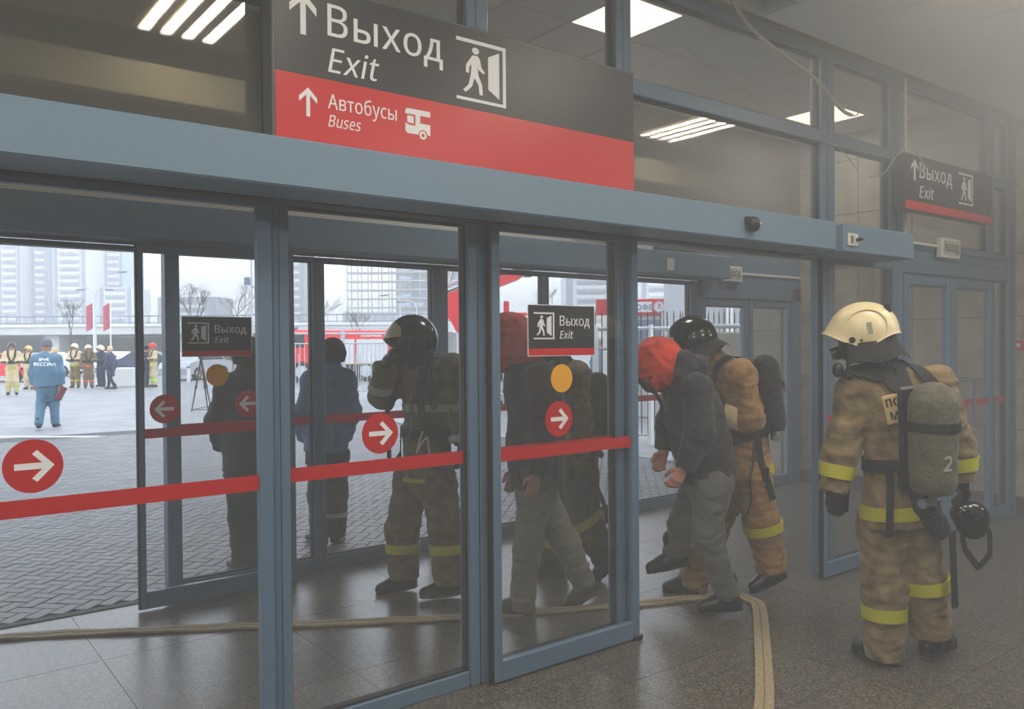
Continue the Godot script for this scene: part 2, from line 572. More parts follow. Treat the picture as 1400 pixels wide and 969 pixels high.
# a framed sliding leaf standing in the plane z; the front faces +z
func sliding_leaf(called: String, label: String, x0: float, x1: float, z: float, top: float, stile := 0.055, rail := 0.10) -> Node3D:
	var t := thing(called, label, "door", Vector3.ZERO, 0, "", "structure")
	for e in [[x0, x0 + stile], [x1 - stile, x1]]:
		part("stile", MB.new().bx(e[0], e[1], 0.012, top, z - 0.02, z + 0.02, 0.003), M.blue_frame, t)
	part("bottom_rail", MB.new().bx(x0 + stile, x1 - stile, 0.012, 0.012 + rail, z - 0.02, z + 0.02, 0.003), M.blue_frame, t)
	part("top_rail", MB.new().bx(x0 + stile, x1 - stile, top - 0.06, top, z - 0.02, z + 0.02, 0.003), M.blue_frame, t)
	part("gasket", MB.new().bx(x0 - 0.012, x0, 0.012, top, z - 0.018, z + 0.016, 0.003), M.gasket, t, "black rubber edge seal")
	part("pane", pane_box(x0 + stile - 0.005, x1 - stile + 0.005, 0.012 + rail - 0.005, top - 0.055, z), M.clear_glass, t)
	return t

func fixed_light(called: String, label: String, x0: float, x1: float, y0: float, y1: float, z: float, bar := 0.0, glass := "clear_glass") -> Node3D:
	var t := thing(called, label, "window", Vector3.ZERO, 0, "", "structure")
	if bar > 0.0:
		part("bottom_rail", MB.new().bx(x0, x1, y0, y0 + bar, z - 0.035, z + 0.035, 0.004), M.blue_frame, t)
		y0 += bar
	for e in [[x0, x0 + 0.012, y0, y1], [x1 - 0.012, x1, y0, y1], [x0 + 0.012, x1 - 0.012, y0, y0 + 0.012], [x0 + 0.012, x1 - 0.012, y1 - 0.012, y1]]:
		part("glazing_bead", MB.new().bx(e[0], e[1], e[2], e[3], z - 0.02, z + 0.02, 0.002), M.gasket, t)
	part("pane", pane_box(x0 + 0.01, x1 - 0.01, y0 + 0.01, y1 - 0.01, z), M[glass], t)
	return t

# one leaf of a hinged glazed door with a heavy rounded frame
func hinged_leaf(called: String, label: String, x0: float, x1: float, z: float, top: float, handle_x := -1.0) -> Node3D:
	var t := thing(called, label, "door", Vector3.ZERO, 0, "", "structure")
	for e in [[x0, x0 + 0.085], [x1 - 0.085, x1]]:
		part("stile", MB.new().bx(e[0], e[1], 0.01, top, z - 0.03, z + 0.035, 0.012), M.blue_frame, t)
	part("bottom_rail", MB.new().bx(x0 + 0.085, x1 - 0.085, 0.01, 0.12, z - 0.03, z + 0.035, 0.012), M.blue_frame, t)
	part("top_rail", MB.new().bx(x0 + 0.085, x1 - 0.085, top - 0.1, top, z - 0.03, z + 0.035, 0.02), M.blue_frame, t)
	part("pane", pane_box(x0 + 0.08, x1 - 0.08, 0.115, top - 0.095, z), M.clear_glass, t)
	tape(x0 + 0.085, x1 - 0.085, z + 0.005, t)
	if handle_x > 0.0:
		var q := [Vector3(handle_x, 1.35, z + 0.03), Vector3(handle_x, 1.35, z + 0.1)]
		var pts := [Vector3(handle_x, 1.36, z + 0.03), Vector3(handle_x, 1.36, z + 0.10), Vector3(handle_x + 0.02, 1.36, z + 0.12), Vector3(handle_x + 0.15, 1.36, z + 0.12), Vector3(handle_x + 0.17, 1.34, z + 0.12), Vector3(handle_x + 0.17, 1.0, z + 0.12), Vector3(handle_x + 0.15, 0.98, z + 0.12), Vector3(handle_x + 0.02, 0.98, z + 0.12), Vector3(handle_x, 0.98, z + 0.10), Vector3(handle_x, 0.98, z + 0.03)]
		part("handle", MB.new().tube(pts, 0.013, 10), M.blue_frame, t, "looped pull handle")
	return t

func partition() -> void:
	var top := 3.84
	# uprights
	var k := 2
	for u in [[-2.97, -2.86], [-0.83, -0.72], [0.22, 0.31], [1.315, 1.39], [2.318, 2.449], [3.352, 3.472], [5.43, 5.60], [6.415, 6.60], [8.62, 8.80]]:
		if u[0] == 0.22:
			continue
		var lab: String = {-2.97: "blue upright of the partition outside the frame, far left", -0.83: "blue upright at the left jamb of the left sliding door", 1.315: "blue upright between left sliding leaf and first fixed pane", 2.318: "broad blue upright left of the open sliding leaf", 3.352: "blue upright at the left jamb of the open doorway", 5.43: "blue upright at the right jamb of the open doorway", 6.415: "blue upright left of the hinged double door", 8.62: "blue end upright at the stone wall"}[u[0]]
		var z1 := 0.05
		var p := part("trim_%d" % k, MB.new().bx(u[0], u[1], 0, top, -0.05, z1, 0.006), M.blue_frame)
		tag(p, lab, "post", "", "structure")
		if u[0] > 1.0:
			part("groove", MB.new().bx(lerpf(u[0], u[1], 0.38), lerpf(u[0], u[1], 0.42), 0.0, top, z1 - 0.001, z1 + 0.001, 0.0), M.gasket, p)
		k += 1
	# horizontal bars
	var bars := [["top bar of the partition under the ceiling", -8.0, 8.95, 3.77, 3.84], ["upper transom bar of the partition", -8.0, 8.62, 3.15, 3.24], ["door head bar behind the blue header", -8.0, 6.5, 2.30, 2.52], ["head bar above the hinged double door", 6.6, 8.62, 2.27, 2.39], ["thin bar above the double door head", 6.6, 8.62, 2.475, 2.53]]
	for b in bars:
		var p := part("trim_%d" % k, MB.new().bx(b[1], b[2], b[3], b[4], -0.045, 0.045, 0.005), M.blue_frame)
		tag(p, b[0], "bar", "", "structure")
		k += 1
	var inf := part("trim_%d" % k, MB.new().bx(6.6, 8.62, 2.39, 2.475, -0.03, 0.02, 0.0), M.blue_frame)
	tag(inf, "recessed blue panel above the double door", "panel", "", "structure")
	k += 1
	# upper glazing, two rows
	var cols := [[-2.86, -0.83], [-0.72, 1.315], [1.39, 2.318], [2.449, 3.352], [3.472, 5.43], [5.60, 6.415], [6.60, 8.19], [8.31, 8.62]]
	var names := ["far left", "left of the large sign", "behind the left of the large sign", "behind the right of the large sign", "right of the large sign", "left of the far exit sign", "behind the far exit sign", "narrow, at the stone wall"]
	var w := 1
	for i in cols.size():
		var c: Array = cols[i]
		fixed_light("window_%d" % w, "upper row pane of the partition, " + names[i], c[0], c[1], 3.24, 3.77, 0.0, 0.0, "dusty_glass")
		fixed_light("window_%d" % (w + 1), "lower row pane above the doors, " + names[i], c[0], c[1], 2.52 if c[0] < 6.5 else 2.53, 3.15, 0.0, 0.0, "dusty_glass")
		w += 2
	var m6 := part("trim_%d" % k, MB.new().bx(8.19, 8.31, 2.53, 3.77, -0.05, 0.05, 0.005), M.blue_frame)
	tag(m6, "blue mullion beside the far exit sign", "post", "", "structure")
	k += 1
	# fixed panes at floor level
	var f1 := fixed_light("window_%d" % w, "fixed pane with a red arrow sticker and red band", 1.39, 2.318, 0.0, 2.30, 0.0, 0.075)
	tape(1.40, 2.31, 0.005, f1)
	arrow_disc(1.842, 1.294, 0.005, 1.0, f1)
	var f2 := fixed_light("window_%d" % (w + 1), "fixed pane behind the open sliding leaf", 2.449, 3.352, 0.0, 2.30, 0.0, 0.075)
	tape(2.46, 3.34, 0.005, f2)
	var f3 := fixed_light("window_%d" % (w + 2), "fixed pane right of the open doorway", 5.60, 6.415, 0.0, 2.30, 0.0, 0.075)
	tape(5.61, 6.405, 0.005, f3)
	var f4 := fixed_light("window_%d" % (w + 3), "narrow fixed pane at the stone wall", 8.37, 8.62, 0.0, 2.27, 0.0, 0.12)
	tape(8.38, 8.61, 0.005, f4)
	fixed_light("window_%d" % (w + 4), "fixed pane outside the frame on the left", -2.86, -0.83, 0.0, 2.30, 0.0, 0.075)
	# sliding leaves
	var l1 := sliding_leaf("door_1", "left sliding leaf with a large red arrow sticker", 0.25, 1.287, 0.09, 2.33)
	tape(0.305, 1.285, 0.0965, l1)
	arrow_disc(0.427, 1.288, 0.095, 1.0, l1)
	var l0 := sliding_leaf("door_2", "sliding leaf outside the frame, closing against the left leaf", -0.80, 0.236, 0.09, 2.33)
	tape(-0.745, 0.18, 0.095, l0)
	var l2 := sliding_leaf("door_3", "open sliding leaf with exit plate and yellow disc", 2.415, 3.452, 0.09, 2.33, 0.05)
	tape(2.465, 3.40, 0.095, l2)
	door_plate(2.887, 1.643, 0.095, l2)
	part("yellow_disc", MB.new().disc(Vector3(2.881, 1.52, 0.096), Vector3.BACK, 0.075, 0.002, 40), M.yellow_disc, l2, "plain round yellow sticker")
	arrow_disc(2.86, 1.305, 0.095, 1.0, l2)
	part("floor_guide", MB.new().bx(3.40, 3.47, 0.001, 0.03, 0.07, 0.12, 0.004), M.black_plastic, l2)
	var l3 := sliding_leaf("door_4", "sliding leaf pushed open on the right of the doorway", 5.345, 6.38, 0.09, 2.33)
	tape(5.40, 6.325, 0.095, l3)
	# hinged double door
	hinged_leaf("door_5", "left leaf of the hinged double door", 6.665, 7.50, 0.0, 2.262)
	hinged_leaf("door_6", "right leaf of the hinged double door, with pull handle", 7.51, 8.345, 0.0, 2.262, 7.55)
	# operator headers
	var h := thing("door_operator", "long blue sliding door operator cover over the doors", "cover", Vector3.ZERO, 0, "blue operator covers")
	part("cover", MB.new().bx(-6.0, 5.0, 2.303, 2.491, 0.05, 0.42, 0.008), M.header_blue, h)
	part("end_plate", MB.new().bx(5.0, 5.012, 2.305, 2.489, 0.05, 0.40, 0.002), M.gasket, h, "dark end plate")
	part("track_slot", MB.new().bx(-6.0, 5.0, 2.296, 2.304, 0.085, 0.16, 0.0), M.gasket, h)
	var h2 := thing("door_operator", "short blue operator cover with a key switch, right of the doorway", "cover", Vector3.ZERO, 0, "blue operator covers")
	part("cover", MB.new().bx(5.085, 6.034, 2.303, 2.491, 0.05, 0.42, 0.008), M.header_blue, h2)
	var sw := part("key_switch", MB.new().bx(-0.05, 0.05, -0.03, 0.03, -0.002, 0.004, 0.0), M.white_plastic, h2, "cream switch plate with a key")
	sw.position = Vector3(5.185, 2.386, 0.42)
	part("plate", MB.new().bx(-0.062, 0.062, -0.042, 0.042, 0, 0.012, 0.004), M.white_plastic, sw)
	part("rocker", MB.new().bx(-0.035, -0.005, -0.025, 0.025, 0.012, 0.016, 0.002), M.taupe, sw)
	part("key", MB.new().tube([Vector3(0.04, 0.002, 0.012), Vector3(0.04, 0.002, 0.04)], 0.012, 10).box(Vector3(0.045, 0.002, 0.048), Vector3(0.035, 0.018, 0.006), 0.002), M.black_plastic, sw)
	var sn := part("door_sensor", MB.new().box(Vector3(0, 0.015, 0.0), Vector3(0.09, 0.03, 0.004), 0.0), M.black_plastic, h, "black domed motion sensor")
	sn.position = Vector3(4.071, 2.40, 0.42)
	part("base", MB.new().box(Vector3(0, 0.015, 0.012), Vector3(0.11, 0.05, 0.024), 0.008), M.black_plastic, sn)
	part("dome", MB.new().ball(Vector3(0, -0.005, 0.028), Vector3(0.048, 0.045, 0.035)), M.black_plastic, sn)
	part("lens", MB.new().ball(Vector3(0.022, -0.002, 0.056), Vector3(0.012, 0.008, 0.006)), M.white_plastic, sn)

func vestibule() -> void:
	var zo := -2.45
	# vestibule ceiling on a visible grid
	var ce := part("ceiling_2", MB.new().bx(-8.0, 8.95, 4.13, 4.3, -2.5, -0.05, 0.0), M.tile_grid)
	tag(ce, "tiled ceiling of the vestibule on a white grid", "ceiling", "", "structure")
	part("bulkhead", MB.new().bx(-8, 8.95, 3.84, 4.13, -0.05, 0.055, 0.0), M.plaster_gray, ce)
	for i in 28:
		for j in 4:
			var x0 := -7.87 + 0.6 * i
			var z0 := -2.42 + 0.6 * j
			if (absf(x0 + 0.3 - 4.43) < 0.2 and j == 2) or (absf(x0 + 0.3 - 8.03) < 0.2 and j == 1):
				continue
			part("ceiling_tile", MB.new().bx(x0 + 0.012, x0 + 0.588, 4.11, 4.13, z0 + 0.012, z0 + 0.588, 0.003), M.ceiling_tile, ce)
	var lab := ["bright square light panel just right of the large exit sign", "bright square light panel above the far sidelight"]
	var at := [Vector3(4.43, 4.105, -0.92), Vector3(8.03, 4.105, -1.52)]
	for i in 2:
		var t := thing("ceiling_panel_light", lab[i], "lamp", at[i], 0, "square light panels of the vestibule")
		part("frame", MB.new().bx(-0.3, 0.3, 0.003, 0.02, -0.3, 0.3, 0.003), M.white_plastic, t)
		part("glow_panel", MB.new().bx(-0.285, 0.285, 0.0, 0.004, -0.285, 0.285, 0.001), M.panel_glow, t)
		down_light(Vector3(0, -0.012, 0), 0.57, 0.57, LED, Color(1.0, 0.98, 0.95), t)
	# outer wall: uprights
	var k := 40
	var ups := {1.535: [1.625, "outer blue upright behind the left sliding leaf"], 2.592: [2.687, "outer blue upright in front of the man in the blue jacket"], 3.656: [3.801, "outer blue upright behind the masked fireman's helmet"], 4.851: [4.913, "slim outer upright above the door plate"], 6.90: [7.08, "outer blue upright left of the outer double door"], 8.775: [8.95, "outer end upright at the stone wall"], -0.6: [-0.5, "outer upright outside the frame, left"], -2.8: [-2.7, "outer upright outside the frame, far left"], -5.2: [-5.1, "outer upright outside the frame, leftmost"]}
	for x in ups:
		var p := part("trim_%d" % k, MB.new().bx(x, ups[x][0], 0, 2.36, zo - 0.05, zo + 0.05, 0.005), M.blue_frame)
		tag(p, ups[x][1], "post", "", "structure")
		k += 1
	var hd := part("trim_%d" % k, MB.new().bx(-8, 6.98, 2.335, 2.37, zo - 0.05, zo + 0.05, 0.004), M.blue_frame)
	tag(hd, "outer head bar over the outer doors", "bar", "", "structure")
	k += 1
	var hd2 := part("trim_%d" % k, MB.new().bx(7.0, 8.95, 2.20, 2.69, zo - 0.05, zo + 0.05, 0.004), M.blue_frame)
	tag(hd2, "deep head panel over the outer double door", "panel", "", "structure")
	k += 1
	var op := thing("door_operator", "outer sliding door operator cover in the vestibule", "cover", Vector3.ZERO, 0, "blue operator covers")
	part("cover", MB.new().bx(-6.0, 7.25, 2.39, 2.625, zo + 0.05, zo + 0.30, 0.008), M.header_blue, op)
	part("lower_lip", MB.new().bx(-6.0, 6.9, 2.372, 2.386, zo + 0.05, zo + 0.12, 0.002), M.steel, op, "bright metal lip")
	var st := part("trim_%d" % k, MB.new().bx(-8, 6.3, 2.625, 2.70, zo - 0.05, zo + 0.06, 0.003), M.white_plastic)
	tag(st, "pale strip above the outer operator cover", "strip", "", "structure")
	k += 1
	var up := part("wall_front", MB.new().bx(-8.2, 9.15, 2.69, 4.3, zo - 0.12, zo + 0.05, 0.0), M.taupe)
	tag(up, "plain taupe wall above the outer doors", "wall", "", "structure")
	part("ledge", MB.new().bx(-8, 8.95, 2.84, 2.87, zo + 0.05, zo + 0.075, 0.003), M.taupe, up)
	# outer fixed panes
	var w := 30
	for c in [[-5.1, -2.8, "outer fixed pane outside the frame"], [1.625, 2.592, "outer fixed pane behind the waiting man in black"], [2.687, 3.656, "outer fixed pane with the blue jacket man behind it"], [3.801, 4.851, "outer fixed pane behind the first hooded man"], [4.913, 6.90, "wide outer pane behind the first rescued pair"]]:
		var f := fixed_light("window_%d" % w, c[2], c[0], c[1], 0.0, 2.34, zo, 0.10)
		tape(c[0] + 0.012, c[1] - 0.012, zo + 0.005, f)
		w += 1
	# outer sliding leaf, pushed open
	var l := sliding_leaf("door_7", "outer sliding leaf with exit plate, yellow disc and left arrows", 1.322, 2.372, zo + 0.2, 2.37, 0.035, 0.11)
	tape(1.357, 2.337, zo + 0.205, l)
	door_plate(1.83, 1.64, zo + 0.205, l)
	part("yellow_disc", MB.new().disc(Vector3(1.825, 1.509, zo + 0.206), Vector3.BACK, 0.075, 0.002, 40), M.yellow_disc, l, "plain round yellow sticker")
	arrow_disc(1.483, 1.298, zo + 0.205, -1.0, l)
	arrow_disc(2.038, 1.306, zo + 0.205, -1.0, l)
	sliding_leaf("door_8", "outer sliding leaf outside the frame on the left", -1.7, -0.65, zo + 0.2, 2.37, 0.035, 0.11)
	# outer hinged double door
	hinged_leaf("door_9", "left leaf of the outer double door", 7.09, 7.92, zo, 2.20)
	hinged_leaf("door_10", "right leaf of the outer double door", 7.93, 8.765, zo, 2.20)
	# threshold
	var th := part("trim_%d" % k, MB.new().bx(-8, 8.95, -0.02, 0.006, zo - 0.06, zo + 0.02, 0.002), M.joint_dark)
	tag(th, "dark threshold strip under the outer doors", "threshold", "", "structure")
	# exit plates in the vestibule
	exit_box("small white lit exit box over the outer double door", Vector3(7.55, 2.47, zo + 0.05), 8.9)
	exit_box("small white exit box left of the far exit sign", Vector3(7.33, 2.50, 0.05), 6.1)
	part("switch_plate", MB.new().bx(6.24, 6.34, 2.43, 2.55, zo + 0.30, zo + 0.31, 0.003).bx(6.265, 6.315, 2.46, 2.52, zo + 0.31, zo + 0.314, 0.002), M.white_plastic, op, "small square switch plate")

func exit_box(label: String, at: Vector3, cable_to: float) -> void:
	var t := thing("exit_box", label, "sign", at, 0, "small exit boxes")
	part("case", MB.new().bx(-0.17, 0.17, -0.085, 0.085, 0, 0.05, 0.006), M.white_plastic, t)
	part("face", MB.new().bx(-0.145, 0.145, -0.06, 0.06, 0.05, 0.052, 0.0), M.exit_face, t)
	part("lettering", MB.new().text("ВЫХОД", 0.068, Transform3D(Basis.IDENTITY, Vector3(-0.13, 0.0, 0.053)), true, 0.0, 0.78), M.taupe, t)
	var x0 := 0.17 if cable_to > at.x else -0.17
	part("cable_duct", MB.new().bx(x0, cable_to - at.x, 0.0, 0.025, 0.0, 0.02, 0.003), M.white_plastic, t)

func signs() -> void:
	var t := thing("exit_sign", "large dark and red sign pointing to exit and buses", "sign")
	var x0 := 1.283
	var x1 := 3.3814
	var y0 := 2.53
	var y1 := 3.2222
	var ym := 2.8275
	var z := 0.157
	part("case", MB.new().bx(x0, x1, y0, y1, 0.052, z, 0.006), M.case_grey, t, "grey metal case")
	part("dark_face", MB.new().bx(x0 + 0.012, x1 - 0.012, ym, y1 - 0.012, z, z + 0.003, 0.0), M.sign_dark, t)
	part("red_face", MB.new().bx(x0 + 0.012, x1 - 0.012, y0 + 0.012, ym, z, z + 0.003, 0.0), M.sign_red, t)
	var zf := z + 0.003
	arrow_up(t, Vector3(1.4167, 3.0808, zf), 0.174)
	part("lettering", MB.new().text("Выход", 0.1337, Transform3D(Basis.IDENTITY, Vector3(1.507, 3.0798, zf)), false, 0.0, 1.07), M.sign_white, t)
	part("lettering", MB.new().text("Exit", 0.1033, Transform3D(Basis.IDENTITY, Vector3(1.5222, 2.9123, zf)), false, 0.2, 1.05), M.sign_white, t)
	part("pictogram", pictogram(MB.new(), Vector3(2.18, 2.8656, zf), 0.2936), M.sign_white, t)
	arrow_up(t, Vector3(1.4352, 2.7166, zf), 0.1174)
	part("lettering", MB.new().text("Автобусы", 0.0631, Transform3D(Basis.IDENTITY, Vector3(1.5244, 2.7373, zf)), false, 0.0, 0.86), M.sign_white, t)
	part("lettering", MB.new().text("Buses", 0.05, Transform3D(Basis.IDENTITY, Vector3(1.5244, 2.6557, zf)), false, 0.2, 0.84), M.sign_white, t)
	bus_mark(t, Vector3(1.9006, 2.6492, zf), 0.125)
	# the far sign
	var s := thing("exit_sign", "smaller dark hanging exit sign near the stone wall", "sign")
	x0 = 6.245; x1 = 7.76; y0 = 2.72; y1 = 3.15
	part("case", MB.new().bx(x0, x1, y0, y1, 0.16, 0.25, 0.005), M.sign_dark, s)
	part("red_foot", MB.new().bx(x0, x1, y0 + 0.004, y0 + 0.07, 0.25, 0.253, 0.0), M.sign_red, s)
	arrow_up(s, Vector3(6.385, 3.03, 0.25), 0.16)
	part("lettering", MB.new().text("Выход", 0.12, Transform3D(Basis.IDENTITY, Vector3(6.445, 3.038, 0.25)), false, 0.0, 1.12), M.sign_white, s)
	part("lettering", MB.new().text("Exit", 0.092, Transform3D(Basis.IDENTITY, Vector3(6.455, 2.872, 0.25)), false, 0.2, 1.15), M.sign_white, s)
	part("pictogram", pictogram(MB.new(), Vector3(7.13, 2.845, 0.25), 0.26), M.sign_white, s)
	for x in [6.5, 7.4]:
		part("bracket", MB.new().bx(x, x + 0.04, 3.12, 3.16, 0.04, 0.18, 0.002), M.case_grey, s)

func arrow_up(t: Node, c: Vector3, h: float) -> void:
	var p := PackedVector2Array()
	for q in [[-0.07, -0.5], [-0.07, 0.26], [-0.34, 0.0], [-0.34, 0.19], [0.0, 0.52], [0.34, 0.19], [0.34, 0.0], [0.07, 0.26], [0.07, -0.5]]:
		p.append(Vector2(q[0], q[1]) * h)
	part("arrow", MB.new().poly(p, 0.0015, Transform3D(Basis.IDENTITY, c)), M.sign_white, t)

func bus_mark(t: Node, o: Vector3, h: float) -> void:
	var b := MB.new()
	var T := Transform3D(Basis.IDENTITY.scaled(Vector3(h, h, 1)), o)
	for list in [[0.0, 0.92, 0.08, 1.0, 1.05, 1.0, 1.05, 0.80, 0.62, 0.80, 0.62, 0.52, 1.05, 0.52, 1.05, 0.12, 0.95, 0.12, 0.88, 0.26, 0.72, 0.30, 0.58, 0.22, 0.54, 0.10, 0.08, 0.10, 0.0, 0.18, 0.0, 0.46, 0.18, 0.40, 0.42, 0.40, 0.42, 0.80, 0.0, 0.80], [0.08, 0.74, 0.34, 0.74, 0.34, 0.46, 0.08, 0.50]]:
		var p := PackedVector2Array()
		for i in range(0, list.size(), 2):
			p.append(Vector2(list[i], list[i + 1]))
		b.poly(p, 0.0015, T)
	var ring := PackedVector2Array()
	for i in 17:
		ring.append(Vector2(0.74 + 0.15 * cos(TAU * i / 16), 0.1 + 0.15 * sin(TAU * i / 16)))
	for i in range(16, -1, -1):
		ring.append(Vector2(0.74 + 0.07 * cos(TAU * i / 16), 0.1 + 0.07 * sin(TAU * i / 16)))
	for i in 16:
		var q := PackedVector2Array([ring[i], ring[i + 1], ring[32 - i], ring[33 - i]])
		b.poly(q, 0.0015, T)
	part("bus_mark", b, M.sign_white, t)
